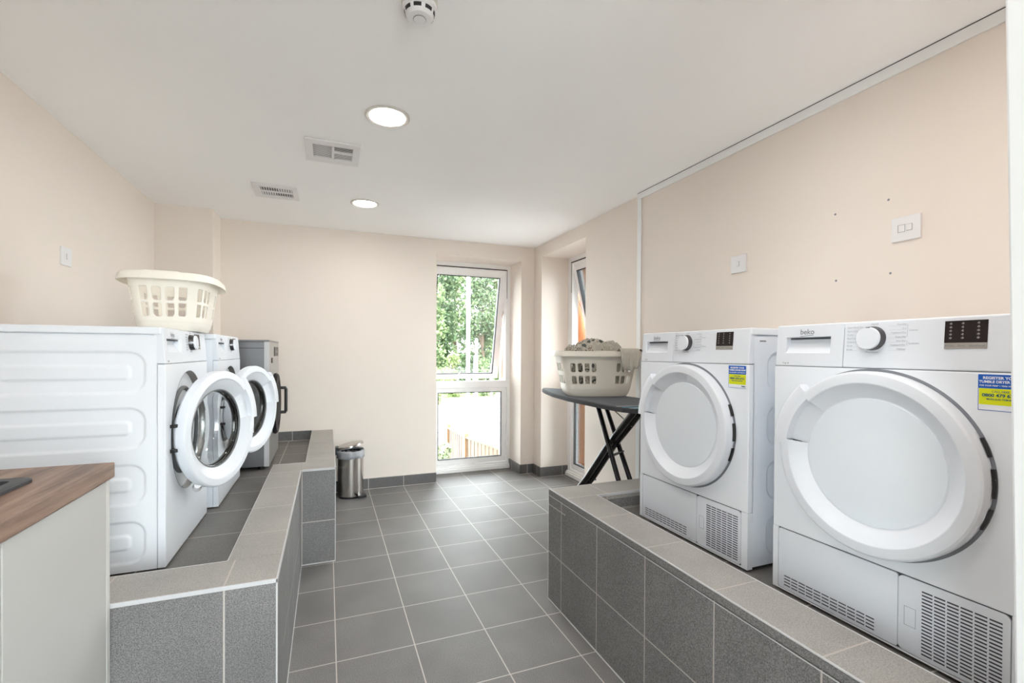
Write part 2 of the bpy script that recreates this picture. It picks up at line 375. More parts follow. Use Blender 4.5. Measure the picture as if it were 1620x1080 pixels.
# ------------------------------------------------------------------ windows
def window(n, loc, rz, W, H, sash_x, low_x, angle, rev):
    r = empty('window_%d' % n, loc, rz); r['kind'] = 'structure'
    bm = B()
    t0, t1 = .875, .945
    holed(bm, (0, W, 0, t0), (low_x[0] - .004, low_x[1] + .004, .073, t0 - .001), 0, .07)
    box(bm, (0, 0, t0), (W, .07, t1))
    holed(bm, (0, W, t1, H), (sash_x[0] + .014, sash_x[1] - .012, t1 + .001, H - .07), 0, .07)
    obj('window_frame', bm, 'upvc', r, bevel=.003)
    obj('sill_board', bx(((0, -.028, 0), (W, 0, .035)), ((0, -.016, .035), (W, 0, .05))), 'upvc', r, bevel=.004)
    # fixed lower light
    bm = B(); gx0, gx1, gz0, gz1 = low_x[0] + .052, low_x[1] - .058, .134, .828
    holed(bm, (low_x[0], low_x[1], .077, .872), (gx0, gx1, gz0, gz1), .006, .06)
    obj('fixed_light_frame', bm, 'upvc', r, bevel=.004)
    bm = B(); holed(bm, (gx0 - .001, gx1 + .001, gz0 - .001, gz1 + .001), (gx0 + .006, gx1 - .006, gz0 + .006, gz1 - .006), .004, .03)
    obj('gasket', bm, 'gasket', r)
    obj('glazing', bx(((gx0, .028, gz0), (gx1, .034, gz1))), 'glass', r)
    # top-hung sash
    zt, zb = H - .055, .955
    s = empty('opening_sash', (0, .03, zt)); s.parent = r; s.rotation_euler = (radians(angle), 0, 0)
    L_ = 1.20
    bm = B(); hx0, hx1, hz0, hz1 = sash_x[0] + .05, sash_x[1] - .068, -L_ + .056, -.077
    holed(bm, (sash_x[0], sash_x[1], -L_, 0), (hx0, hx1, hz0, hz1), -.02, .04)
    obj('sash_frame', bm, 'upvc', s, bevel=.004)
    bm = B(); holed(bm, (hx0 - .001, hx1 + .001, hz0 - .001, hz1 + .001), (hx0 + .007, hx1 - .007, hz0 + .007, hz1 - .007), -.022, .01)
    obj('sash_gasket', bm, 'gasket', s)
    obj('sash_glazing', bx(((hx0, .005, hz0), (hx1, .011, hz1))), 'glass', s)
    # lock handle
    bm = B(); hxm = (sash_x[0] + sash_x[1]) / 2 - .08
    box(bm, (hxm - .035, -.03, -L_ + .018), (hxm + .035, -.02, -L_ + .042)); tube(bm, [(hxm, -.03, -L_ + .03), (hxm, -.05, -L_ + .035), (hxm + .03, -.055, -L_ + .10)], .008)
    obj('sash_handle', bm, 'plate', s, bevel=.002)
    # dark gap at the head and friction stays
    obj('head_seal', bx(((sash_x[0] - .004, -.004, zt + .0), (sash_x[1] + .004, .02, zt + .010)), ((sash_x[1] + .0, -.003, zt - .30), (sash_x[1] + .004, .02, zt)), ((sash_x[0] - .004, -.003, zt - .30), (sash_x[0], .02, zt))), 'gasket', r)
    for x in (sash_x[0] + .008, sash_x[1] - .008):
        a = radians(angle); p0 = (x + (.012 if x > W / 2 else -.012), .05, zt - .30); q = (x, .03 + sin(a) * .62, zt - cos(a) * .62)
        obj('stay_arm', tube(B(), [p0, q], .0045, 8), 'steel', r)
        obj('stay_track', bx(((x + (.01 if x > W / 2 else -.014), .045, zt - .45), (x + (.014 if x > W / 2 else -.01), .06, zt - .05))), 'gasket', r)
    return r
window(1, (WX0, 4.684, 0), 0, WX1 - WX0, WZ, (.03, .836), (.034, .838), 12.8, 0)
window(2, (2.30, RY1, 0), -pi / 2, RY1 - RY0, RZ, (.072, .80), (.072, .80), 12.8, 0)
# exterior timber reveals seen past the open sashes
structure(obj('trim_4', bx(((WX1 - .012, 4.756, .02), (WX1 + .001, YO + .03, WZ)), ((WX0 - .001, 4.756, .02), (WX0 + .012, YO + .03, WZ)),
    ((2.372, RY1 - .012, .02), (2.63, RY1 + .001, RZ)), ((2.372, RY0 - .001, .02), (2.63, RY0 + .012, RZ))), 'orange'))

# ------------------------------------------------------------------ tiled plinths
TW = dict(base=(.175, .17, .17), rough=.5, spk=.45)
G0 = 1.976
def plinth(name, label, walls, tray, cop, trims, mats):
    r = empty(name, (0, 0, 0)); tag(r, label, 'plinth')
    for nm, boxes, m in walls: obj(nm, bx(*boxes), m, r)
    obj('tray_floor', bx(*tray), mats[1], r)
    for boxes, m in cop: obj('coping', bx(*boxes), m, r, bevel=.0015)
    for boxes, m in trims: obj('edge_trim', bx(*boxes), m, r, bevel=.001)
    return r
fx = tile_mat('plinth_face_y', [(1, G0, TP), (2, .243, 0), (2, .003, 0)], **TW)
fy = tile_mat('plinth_face_x', [(0, -.281, TP), (2, .243, 0)], **TW)
fy2 = tile_mat('plinth_inner_x', [(0, 1.281, TP), (2, .482, 0)], **TW)
fyb = tile_mat('plinth_block_face', [(2, .250, 0), (0, -.137, 0)], **TW)
cop_lit = dict(base=(.34, .325, .305), rough=.45, spk=.22)  # the face tile lightened: light falling on the coping is put into its colour
cy_ = tile_mat('coping_along_y', [(1, G0, TP)], **cop_lit)
cx_ = tile_mat('coping_along_x', [(0, -.282, TP)], **cop_lit)
cxr = tile_mat('coping_end', [(0, 1.281, TP)], **cop_lit)
ty = tile_mat('tray_tiles', [(0, -.305, TP), (1, 2.24, TP)], base=(.155, .145, .137), spk=.25)
edge = tile_mat('coping_edge_tile', [], **TW)
# right plinth
plinth('tiled_plinth', 'long grey tiled plinth under the two tumble dryers along the right wall',
    [('side_wall', [((1.05, .30, 0), (1.222, 1.935, .53))], fx), ('end_wall', [((1.05, 1.935, 0), (XP, 2.114, .53))], tile_mat('plinth_end', [(0, 1.281, TP), (1, G0, TP), (2, .243, 0), (2, .003, 0), (2, .481, 0)], **TW))],
    [((1.222, .30, 0), (XP, 1.935, .48))],
    [([((1.054, .30, .53), (1.222, 1.935, .56))], cy_), ([((1.054, 1.935, .53), (XP, 2.110, .56))], tile_mat('coping_corner', [(0, 1.281, 0), (0, 1.60, 0), (1, 1.9375, 0)], **cop_lit))],
    [([((1.0495, .30, .532), (1.054, 2.114, .5555))], edge), ([((1.049, .30, .5255), (1.054, 2.114, .5285)), ((1.049, .30, .5565), (1.0545, 2.114, .5605)), ((1.219, .30, .5590), (1.2235, 1.935, .5606)), ((1.222, 1.9335, .548), (XP, 1.9355, .5606)), ((1.0465, .30, 0), (1.05, 2.114, .004)), ((1.0485, 2.112, 0), (1.052, 2.1155, .56))], 'metaltrim')],
    (None, ty))
# left plinth with the stepped far block
plinth('tiled_plinth', 'L-shaped grey tiled plinth carrying the washing machines along the left wall',
    [('front_wall', [((XL, 1.558, 0), (-.14, 1.747, .548))], tile_mat('plinth_front', [(0, -.281, TP * 1.9), (2, -.01, 0)], **TW)),
     ('side_wall', [((-.304, 1.747, 0), (-.14, 3.13, .548))], fx),
     ('block_wall', [((-.14, 2.94, 0), (.047, 3.13, .548)), ((-.124, 3.13, 0), (.047, YF, .548))], fyb)],
    [((XL, 1.747, 0), (-.304, YF, .48)), ((-.304, 3.13, 0), (-.124, YF, .48))],
    [([((XL, 1.562, .548), (-.144, 1.747, .56))], tile_mat('coping_front', [(0, -.282, 0), (0, -.60, 0)], **cop_lit)), ([((-.304, 1.747, .548), (-.144, 3.13, .56))], cy_),
     ([((-.144, 2.944, .548), (.043, 3.13, .56)), ((-.124, 3.13, .548), (.043, YF, .56))], tile_mat('coping_block', [(1, 3.22, 0), (1, 3.22 + TP * 1.9, 0)], **cop_lit))],
    [([((XL, 1.5575, .548), (-.1395, 1.562, .5607)), ((-.1445, 1.5575, 0), (-.1395, 1.562, .56)), ((-.1445, 1.562, .548), (-.1395, 2.94, .5607)),
       ((-.1395, 2.9395, .548), (.0475, 2.944, .5607)), ((.043, 2.9395, 0), (.0475, 2.944, .56)), ((.043, 2.944, .548), (.0475, YF, .5607)),
       ((-.1415, 1.60, .0), (-.1375, 2.94, .005)), ((-.14, 2.9365, 0), (.0475, 2.94, .006)), ((-.306, 1.749, .559), (-.3035, 3.13, .5606)), ((XL, 1.746, .559), (-.304, 1.7485, .5606)), ((-.126, 3.13, .559), (-.1235, YF, .5606)), ((-.304, 3.128, .559), (-.124, 3.1315, .5606))], 'metaltrim')],
    (None, ty))
skirt('baseboard_far_left', (XL + .01, YF - .011, .481), (-.125, YF, .562), SK)
structure(obj('trim_5', bx(((XL + .01, YF - .013, .562), (-.125, YF, .5645)), ((XL + .01, YF - .015, .480), (-.125, YF - .011, .4835))), GR))

# ------------------------------------------------------------------ kitchen unit at the left
WF, WB = -.535, 1.552
SKX0, SKX1, SKY0, SKY1 = -1.10, -.628, .55, 1.394
bm = B()
o_, h_ = (XL, WF, .31, WB), (SKX0 + .02, SKX1 - .02, SKY0 + .02, SKY1 - .02)
def q_(r, z): return [(r[0], r[2], z), (r[1], r[2], z), (r[1], r[3], z), (r[0], r[3], z)]
rr = [q_(o_, .948), q_(h_, .948), q_(h_, .908), q_(o_, .908)]
vv = [[bm.verts.new(p) for p in r] for r in rr]; vv.append(vv[0])
for i in range(4):
    for j in range(4): bm.faces.new((vv[i][j], vv[i][(j + 1) % 4], vv[i + 1][(j + 1) % 4], vv[i + 1][j]))
fixn(bm)
tag(obj('kitchen_worktop', bm, 'wood', bevel=.004, seg=3), 'dark walnut wood-effect worktop ending beside the left tiled plinth', 'worktop')
def sinkm():
    bm = B(); f = lambda x0, x1, y0, y1, z, r: [(a, b, z) for a, b in rrect(x0, x1, y0, y1, r)]
    x0, x1, y0, y1 = SKX0, SKX1, SKY0, SKY1
    grow(bm, [f(x0, x1, y0, y1, .948, .02), f(x0, x1, y0, y1, .955, .02), f(x0 + .004, x1 - .004, y0 + .004, y1 - .004, .958, .018), f(x0 + .028, x1 - .028, y0 + .028, y1 - .028, .957, .015), f(x0 + .034, x1 - .034, y0 + .034, y1 - .034, .948, .015)], cap=(False, True))
    return fixn(bm)
s = obj('kitchen_sink', sinkm(), 'sink', smooth=True); tag(s, 'dark composite sink with raised rim set into the walnut worktop', 'sink')
bm = B()
for k in range(9): box(bm, (SKX0 + .06, 1.0 + k * .038, .9475), (SKX1 - .06, 1.012 + k * .038, .9515))
obj('drainer_ribs', bm, 'sink', s, bevel=.002)
c = empty('base_cabinet', (0, 0, 0)); tag(c, 'pale grey base cabinet standing under the walnut worktop', 'cabinet')
obj('carcass', bx(((XL + .005, .32, .12), (-.565, 1.525, .906)), ((XL + .005, .32, 0), (-.62, 1.525, .12))), 'cab', c)
obj('end_panel', bx(((XL + .005, 1.527, 0), (-.545, 1.546, .906))), 'cabe', c, bevel=.001)
obj('door', bx(((-.563, 1.104, .11), (-.545, 1.524, .902))), 'cab', c, bevel=.0015)
obj('door', bx(((-.563, .70, .11), (-.545, 1.100, .902))), 'cab', c, bevel=.0015)
obj('door', bx(((-.563, .33, .11), (-.545, .696, .902))), 'cab', c, bevel=.0015)

# ------------------------------------------------------------------ appliances (local: front at y=0 facing -Y, base z=0)
HM = .852
def side_panel_bm(sgn, D, front, hs=.075):
    """pressed steel side with four recessed fields"""
    y0, y1, z0, z1 = .026, D, .006, .822
    ny, nz = 150, 210
    fields = [(z, z + h) for z, h in ((.622, .144), (.430, .143), (.235, .142), (.034, .146))]
    bm = B(); vs_ = []
    def sdf(y, z, a, b, c_, d, r):
        qy, qz = abs(y - (a + b) / 2) - (b - a) / 2 + r, abs(z - (c_ + d) / 2) - (d - c_) / 2 + r
        return math.hypot(max(qy, 0), max(qz, 0)) + min(max(qy, qz), 0) - r
    def ss(v, a, b):
        t = min(1, max(0, (v - a) / (b - a))); return t * t * (3 - 2 * t)
    for i in range(nz + 1):
        z = z0 + (z1 - z0) * i / nz; row = []
        for j in range(ny + 1):
            y = y0 + (y1 - y0) * j / ny; d = 0
            for a, b in fields:
                if a - .01 < z < b + .01:
                    d = .0055 * ss(-sdf(y, z, front, D - .05, a, b, .048), -.0005, .006)
                    d -= .0050 * ss(-sdf(y, z, front + .042, D - .09, a + .046, b - .046, .018), -.0005, .006)
            row.append(bm.verts.new((sgn * (.2985 - d), y, z)))
        vs_.append(row)
    for i in range(nz):
        for j in range(ny):
            f = (vs_[i][j], vs_[i][j + 1], vs_[i + 1][j + 1], vs_[i + 1][j])
            bm.faces.new(f if sgn > 0 else f[::-1])
    return bm
def shear(bm, top=.010):
    for v in bm.verts:
        if v.co.z > .715: v.co.y += top * (v.co.z - .722) / .128
    return bm
def case(r, D, front):
    obj('casing', bx(((-.290, .024, .005), (.290, D, .826))), 'white', r)
    sp = {}
    for s_ in (-1, 1):
        obj('side_panel', side_panel_bm(s_, D, front), 'white', r, smooth=True, ang=60)
    obj('top_panel', bx(((-.3, .012, .826), (.3, D, HM))), 'white', r, bevel=.005, seg=3)
    for x in (-.25, .25):
        for y in (.05, D - .05): obj('foot', fixn(lathe(B(), [(.02, 0), (.02, .012)], (x, y, 0), n=16, cap=(True, True))), 'dark', r)
def panel(r, slotx=(-.264, -.124), knobx=-.011, disp=(.147, .225), D=.57):
    # fascia built round the drawer front, slightly raked
    bm = B(); x0, x1 = -.3, -.087
    dz0, dz1 = .765, .812
    holed(bm, (x0 + .003, x1, .7235, .8505), (slotx[0], slotx[1], dz0, dz1), 0, .03)
    obj('dispenser_drawer', shear(bm), 'whitep', r, bevel=.002)
    bm = B(); grow(bm, [[(slotx[0], .003, dz0), (slotx[1], .003, dz0)], [(slotx[0], .026, dz1), (slotx[1], .026, dz1)]], closed=False)
    obj('drawer_grip', shear(bm), 'whitep', r)
    obj('grip_painted_shade', shear(bx(((slotx[0] + .012, .004, dz1 - .006), (slotx[1], .027, dz1 - .001)))), 'slot', r)  # dark strip painting the shade under the top edge of the grip
    bm = bx(((x1 + .0015, 0, .7235), (.297, .03, .8505)))
    obj('control_panel', shear(bm), 'whitep', r, bevel=.003)
    obj('panel_seam', shear(bx(((x1 + .0, .003, .724), (x1 + .0015, .02, .850)), ((-.299, .002, .7215), (.299, .022, .7238)))), 'seam', r)
    k = obj('control_knob', shear(lathe(B(), [(.0295, -.017), (.0300, -.021), (.028, -.0235), (.0001, -.0240)], (knobx, 0, .804), 'Y', 56, cap=(False, True))), 'whitep', r, smooth=True)
    fixn_o(k)
    k2 = obj('knob_skirt', shear(lathe(B(), [(.0330, .0), (.0322, -.006), (.0298, -.0172)], (knobx, 0, .804), 'Y', 56)), 'knobside', k, smooth=True); fixn_o(k2)
    obj('knob_pointer', shear(bx(((knobx - .0045, -.0242, .8325), (knobx + .0045, -.020, .8340)))), 'slot', k)
    d = obj('display_window', shear(bx(((disp[0], -.0012, .789), (disp[1], .003, .841)))), 'display', r)
    obj('button_strip', shear(bx(((disp[0], -.0015, .775), (disp[1], .003, .789)))), 'silver', d, bevel=.0005)
    bm = B(); rnd = random.Random(4)
    w_ = disp[1] - disp[0]
    for fx_ in (.15, .44, .80):
        for kz in range(5):
            z = .835 - kz * .0085; x = disp[0] + w_ * fx_
            box(bm, (x - .0028, -.0016, z - .0018), (x + .0028 - rnd.random() * .002, -.001, z + .0004)); box(bm, (x - .0012, -.0016, z - .003), (x + .0012, -.001, z + .002))
    obj('display_printing', shear(bm), 'icon', d)
    tb = [text_bm(t, .0062, disp[0] + w_ * f_, .782, -.0017) for t, f_ in (('Buzzer', .14), ('Time', .42), ('Start/Pause', .78))]
    obj('button_lettering', shear(merge(*tb)), 'ink', d)
    # maker's mark on the drawer
    lg = text_bm('beko', .0225, (slotx[0] + slotx[1]) / 2 - .002, .8285, -.0003, bold=.012, sx=1.0)
    cx0 = (slotx[0] + slotx[1]) / 2 - .002
    u = B(); grow(u, [[(cx0 - .022, -.0005, .8148), (cx0 + .02, -.0005, .8178)], [(cx0 - .022, -.0005, .8166), (cx0 + .02, -.0005, .8194)]], closed=False)
    obj('maker_mark', shear(merge(lg, u)), 'ink', r)
    # programme names round the dial
    L_ = [('Super Mix & Dry', 0), ('Sport Care', 1), ('Towels', 2), ('BabyProtect', 3), ('Outdoor Dry', 4), ('30 min', 5), ('60 min', 6)]
    R_ = [('Iron Dry', 0), ('Eco', 1), ('Cupboard Dry', 2), ('Extra Dry', 3), ('Iron Dry', 4), ('Cupboard Dry', 5), ('Delicate', 6)]
    t = [text_bm(a, .0058, knobx - .066, .836 - i * .0103, -.0003, 'LEFT') for a, i in L_] + [text_bm(a, .0058, knobx + .078, .839 - i * .0107, -.0003, 'RIGHT') for a, i in R_]
    t += [text_bm('Cottons', .0058, knobx + .084, .823, -.0003, 'LEFT'), text_bm('Synthetics', .0058, knobx + .084, .789, -.0003, 'LEFT'), text_bm('On/Off', .006, knobx + .004, .8425, -.0003), text_bm('Wool Refresh', .0056, knobx, .7665, -.0003)]
    ln = B()
    for i in range(7):
        box(ln, (knobx - .066, -.0004, .8325 - i * .0103), (knobx - (.036 if i in (0, 1, 5, 6) else .04), .0, .8328 - i * .0103)); box(ln, (knobx + .038, -.0004, .8355 - i * .0107), (knobx + .078, .0, .8358 - i * .0107))
    box(ln, (knobx + .0805, -.0004, .806), (knobx + .0810, 0, .839)); box(ln, (knobx + .0805, -.0004, .784), (knobx + .0810, 0, .797))
    t.append(ln)
    obj('programme_printing', shear(merge(*t)), 'inkl', r)
    obj('model_lettering', shear(text_bm('7 kg  B', .0075, -.262, .732, -.0003)), 'ink', r)
def fixn_o(o):
    bm = B(); bm.from_mesh(o.data); bmesh.ops.recalc_face_normals(bm, faces=bm.faces); bm.to_mesh(o.data); bm.free()
def handle_tab(bm, R, a0, a1, y_out, y_in, rin, rout, n=20):
    """grip: outward bulge of the ring between two angles"""
    rings = []
    for i in range(n + 1):
        t = a0 + (a1 - a0) * i / n; c_, s_ = cos(t), sin(t)
        rings.append([(r_ * c_, y, r_ * s_) for r_, y in ((rin, y_in), (rin, y_out + .004), (rin + .004, y_out), (rout - .012, y_out), (rout, y_out + .010), (rout, y_in))])
    grow(bm, rings, cap=(True, True)); return fixn(bm)
def ring_with_recess(prof, rec, a0, a1):
    # prof: ring section; rec: section inside the grip (same first and last points)
    bm = B(); lathe(bm, prof, (0, 0, 0), 'Y', 116, a1, a0 + 2 * pi); lathe(bm, rec, (0, 0, 0), 'Y', 16, a0, a1)
    for t in (a0, a1):
        pts = prof + rec[::-1][1:-1]
        bm.faces.new([bm.verts.new((r_ * cos(t), y, r_ * sin(t))) for r_, y in pts])
    bmesh.ops.remove_doubles(bm, verts=bm.verts, dist=1e-6); return fixn(bm)
def door_ring_bm(ro, hy=-.042, rin=.174):
    bm = B()
    prof = [(ro - .003, .0), (ro, -.003), (ro + .001, hy * .70), (ro - .0015, hy * .88), (ro - .006, hy * .97), (ro - .012, hy), (ro - .030, hy - .001), (ro - .0325, hy), (ro - .0345, hy + .003), (rin + .003, -.015), (rin, -.0125), (rin - .003, -.012)]
    bm.free(); i0 = 6; k = ro - .0230
    prof = prof[:6] + [(k, hy - .0005)] + prof[6:]
    rec = prof[:7] + [(k - .002, hy + .006), (k - .004, -.020), (rin + .010, -.013)] + prof[-2:]
    return ring_with_recess(prof, rec, radians(135), radians(173))

def tumble_dryer(label, D=.57):
    r = empty('tumble_dryer'); tag(r, label, 'tumble dryer', 'white tumble dryers on the right plinth')
    case(r, D, .092); panel(r, D=D)
    zk = .196
    obj('front_panel', bx(((-.3, 0, zk + .003), (.3, .024, .7215))), 'white', r, bevel=.003, seg=3)
    bm = bx(((-.3, 0, .0), (-.2815, .024, zk + .003)), ((.2735, 0, .0), (.3, .024, zk + .003)), ((-.2815, .006, .0), (.2735, .024, zk + .003)), ((-.2815, 0, 0), (.2735, .006, .004)))
    obj('front_frame', bm, 'white', r)
    obj('kick_seam', bx(((-.2815, .0045, .0045), (.2735, .0065, zk + .0028))), 'slot', r)
    a = obj('filter_flap', plate_y(B(), rrect(-.2795, .0585, .0062, zk, .006), 0, .0055), 'whitep', r, bevel=.001)
    b = obj('condenser_cover', plate_y(B(), rrect(.0600, .2715, .0062, zk, .012), 0, .0055), 'whitep', r, bevel=.001)
    bm = B(); n = 11; x0, x1 = -.259, .008; p = (x1 - x0) / n
    for i in range(n):
        for j in range(4): box(bm, (x0 + i * p, -.0003, .0165 + j * .0095), (x0 + (i + 1) * p - .0035, .001, .0198 + j * .0095))
    obj('vent_grille', bm, 'slot', a)
    bm = B(); x0, x1 = .111, .262; p = (x1 - x0) / 6; rows = 19; q = (.180 - .017) / rows
    for i in range(6):
        for j in range(rows): box(bm, (x0 + i * p, -.0003, .017 + j * q), (x0 + (i + 1) * p - .0035, .001, .017 + j * q + q * .42))
    obj('vent_grille', bm, 'slot', b)
    bm = B(); holed(bm, (.0735, .0985, .073, .121), (.0742, .0978, .0737, .1203), -.0003, .001); obj('push_latch', bm, 'seam', b)
    # door
    dr = empty('door', (-.003, 0, .470)); dr.parent = r
    obj('recess_gap', lathe(B(), [(.252, -.0006), (.247, -.0012), (.20, -.0012)], (0, 0, 0), 'Y', 96), 'seam', dr)
    ring = obj('door_ring', door_ring_bm(.245), 'whitep', dr, smooth=True, ang=24)
    ctr = lathe(B(), [(.1715, -.012), (.169, -.0145), (.12, -.0185), (.06, -.0205), (.0001, -.021)], (0, 0, 0), 'Y', 96, cap=(False, True)); obj('door_centre', fixn(ctr), 'disc', dr, smooth=True)
    obj('door_handle', handle_tab(B(), .245, radians(133), radians(177), -.0415, -.004, .229, .272), 'whitep', dr, smooth=True, ang=45)
    for s0, s1 in ((15, 25), (-6, 9), (-24, -12)):
        bm = B(); lathe(bm, [(.2470, -.001), (.2470, -.012), (.2505, -.006), (.2505, -.001)], (0, 0, 0), 'Y', 12, radians(s0), radians(s1)); obj('hinge_gap', fixn(bm), 'dark', dr)
    # sticker
    st = obj('promotional_sticker', bx(((.2125, -.0006, .6375), (.2885, .0005, .7175))), 'sticker', r)
    obj('sticker_blue_field', bx(((.2125, -.0009, .6865), (.2885, -.0004, .7175)), ((.2125, -.0009, .6375), (.2133, -.0004, .69)), ((.2125, -.0009, .6372), (.2885, -.0004, .6382))), 'blue', st)
    obj('sticker_yellow_field', bx(((.2142, -.0009, .650), (.2878, -.0004, .6862))), 'yellow', st)
    t = [text_bm('REGISTER YOUR', .0082, .2505, .7095, -.0012, bold=.03), text_bm('TUMBLE DRYER NOW', .0078, .2505, .7010, -.0012, bold=.03, sx=.94), text_bm('FOR YOUR FREE* 1 YEAR WARRANTY', .0045, .2505, .6925, -.0012, bold=.02, sx=.93)]
    obj('sticker_white_lettering', merge(*t), 'sticker', st)
    t = [text_bm('CALL FREE', .0062, .2505, .6795, -.0012), text_bm('0800 479 6752', .0098, .2505, .6710, -.0012, bold=.03, sx=1.04), text_bm('MON-SUN 7AM-8PM', .0052, .2505, .6625, -.0012, bold=.01), text_bm('beko', .008, .278, .6445, -.0012, bold=.02)]
    obj('sticker_dark_lettering', merge(*t), 'navy', st)
    # rating label on the right-hand side panel
    obj('rating_label', bx(((.2992, .045, .796), (.3002, .085, .808))), 'sticker', r); obj('rating_label_band', bx(((.2992, .05, .803), (.3005, .08, .808))), 'ink', r)
    return r
RY = -pi / 2
d1 = tumble_dryer('white tumble dryer on the right plinth nearer the ironing board, whole front in view')
d1.location = (1.374, 1.503, .489); d1.rotation_euler.z = RY
d2 = copy_tree(d1); d2.location = (1.374, .803, .489)
d2['label'] = 'white tumble dryer nearest the doorway, cut off by the white door lining'

def washing_machine(label, ang=21, D=.60):
    r = empty('washing_machine'); tag(r, label, 'washing machine', 'white washing machines on the left plinth')
    case(r, D, .058); panel(r, slotx=(-.262, -.115), knobx=.045, disp=(.115, .195), D=D)
    CZ = .45
    bm = B(); circ_holed(bm, -.3, .3, .006, .7215, 0, CZ, .238, 0, .024, 72)
    obj('front_panel', bm, 'white', r, bevel=.002)
    obj('porthole_recess', fixn(lathe(B(), [(.238, .0), (.236, .020), (.228, .030), (.19, .036), (.176, .034)], (0, 0, CZ), 'Y', 72)), 'greyl', r, smooth=True)
    obj('door_seal', fixn(lathe(B(), [(.178, .032), (.176, .018), (.168, .012), (.160, .020), (.158, .05), (.165, .06), (.150, .075), (.146, .10)], (0, 0, CZ), 'Y', 72)), 'rubber', r, smooth=True)
    # porthole opening through the casing: drum
    bm = B(); lathe(bm, [(.150, .09), (.21, .11), (.215, .42), (.20, .44), (.0001, .43)], (0, 0, CZ), 'Y', 60, cap=(False, True)); obj('drum', fixn(bm), 'chromeb', r, smooth=True)
    for k in range(3):
        t = 2 * pi * k / 3 + .5; bm = B(); tube(bm, [(.205 * cos(t), .14, CZ + .205 * sin(t)), (.205 * cos(t), .40, CZ + .205 * sin(t))], .02, 10); obj('drum_paddle', bm, 'chromeb', r)
    # the door stands ajar on its left-hand hinge
    h = empty('door', (-.241, -.006, CZ)); h.parent = r; h.rotation_euler.z = -radians(ang)
    def ctr(bm, dx=.241):
        for v in bm.verts: v.co.x += dx
        return bm
    bm = B()
    ro, hy, rin = .237, -.040, .158
    bm.free(); prof = [(ro - .030, .006), (ro - .006, .004), (ro, -.006), (ro + .001, -.028), (ro - .0015, -.035), (ro - .006, hy+.001), (ro - .012, hy), (ro - .030, hy - .001), (ro - .0325, hy), (ro - .0345, hy + .003), (rin + .004, -.014), (rin, -.010), (rin - .002, .0)]
    ip = [i for i, q0 in enumerate(prof) if abs(q0[0] - (ro - .012)) < 1e-6][0]; k = ro - .021
    prof = prof[:ip + 1] + [(k, hy - .0005)] + prof[ip + 1:]
    rec = prof[:ip + 2] + [(k - .002, hy + .006), (k - .006, -.022), (rin + .016, -.015)] + prof[-3:]
    bm = ring_with_recess(prof, rec, radians(6), radians(44))
    obj('door_ring', ctr(fixn(bm)), 'whitep', h, smooth=True, ang=24)
    bm = B(); lathe(bm, [(rin + .003, -.0145), (rin - .001, -.0145), (rin - .003, -.010)], (0, 0, 0), 'Y', 96); obj('door_gasket', ctr(fixn(bm)), 'rubber', h)
    bm = B(); lathe(bm, [(rin, -.009), (rin - .004, .02), (.142, .055), (.130, .085), (.110, .098), (.06, .104), (.0001, .105)], (0, 0, 0), 'Y', 96, cap=(False, True)); obj('glass_bowl', ctr(fixn(bm)), 'bowl', h, smooth=True, ang=180, solid=.010)
    bm = B(); lathe(bm, [(ro - .03, .006), (ro - .032, .016), (rin + .012, .022), (rin + .002, .016), (rin - .003, .018)], (0, 0, 0), 'Y', 96); obj('inner_ring', ctr(fixn(bm)), 'greyl', h, smooth=True)
    obj('door_handle', ctr(handle_tab(B(), ro, radians(3), radians(47), -.0395, -.004, .222, .268)), 'whitep', h, smooth=True, ang=45)
    for z in (.045, -.045):
        obj('hinge', bx(((-.012, -.012, z - .006), (.016, .004, z + .006))), 'dark', h)
    obj('door_catch', fixn(ctr(tube(B(), [(-.12, -.01, -.205), (-.09, .012, -.222)], [.012, .017], 12))), 'plate', h, smooth=True)
    return r
w1 = washing_machine('white washing machine with a cream laundry basket on top, round door ajar')
w1.location = (-.530, 2.252, .480); w1.rotation_euler.z = pi / 2
w2 = copy_tree(w1); w2.location = (-.497, 2.925, .480)
w2['label'] = 'white washing machine between the silver machine and the one carrying the cream basket'

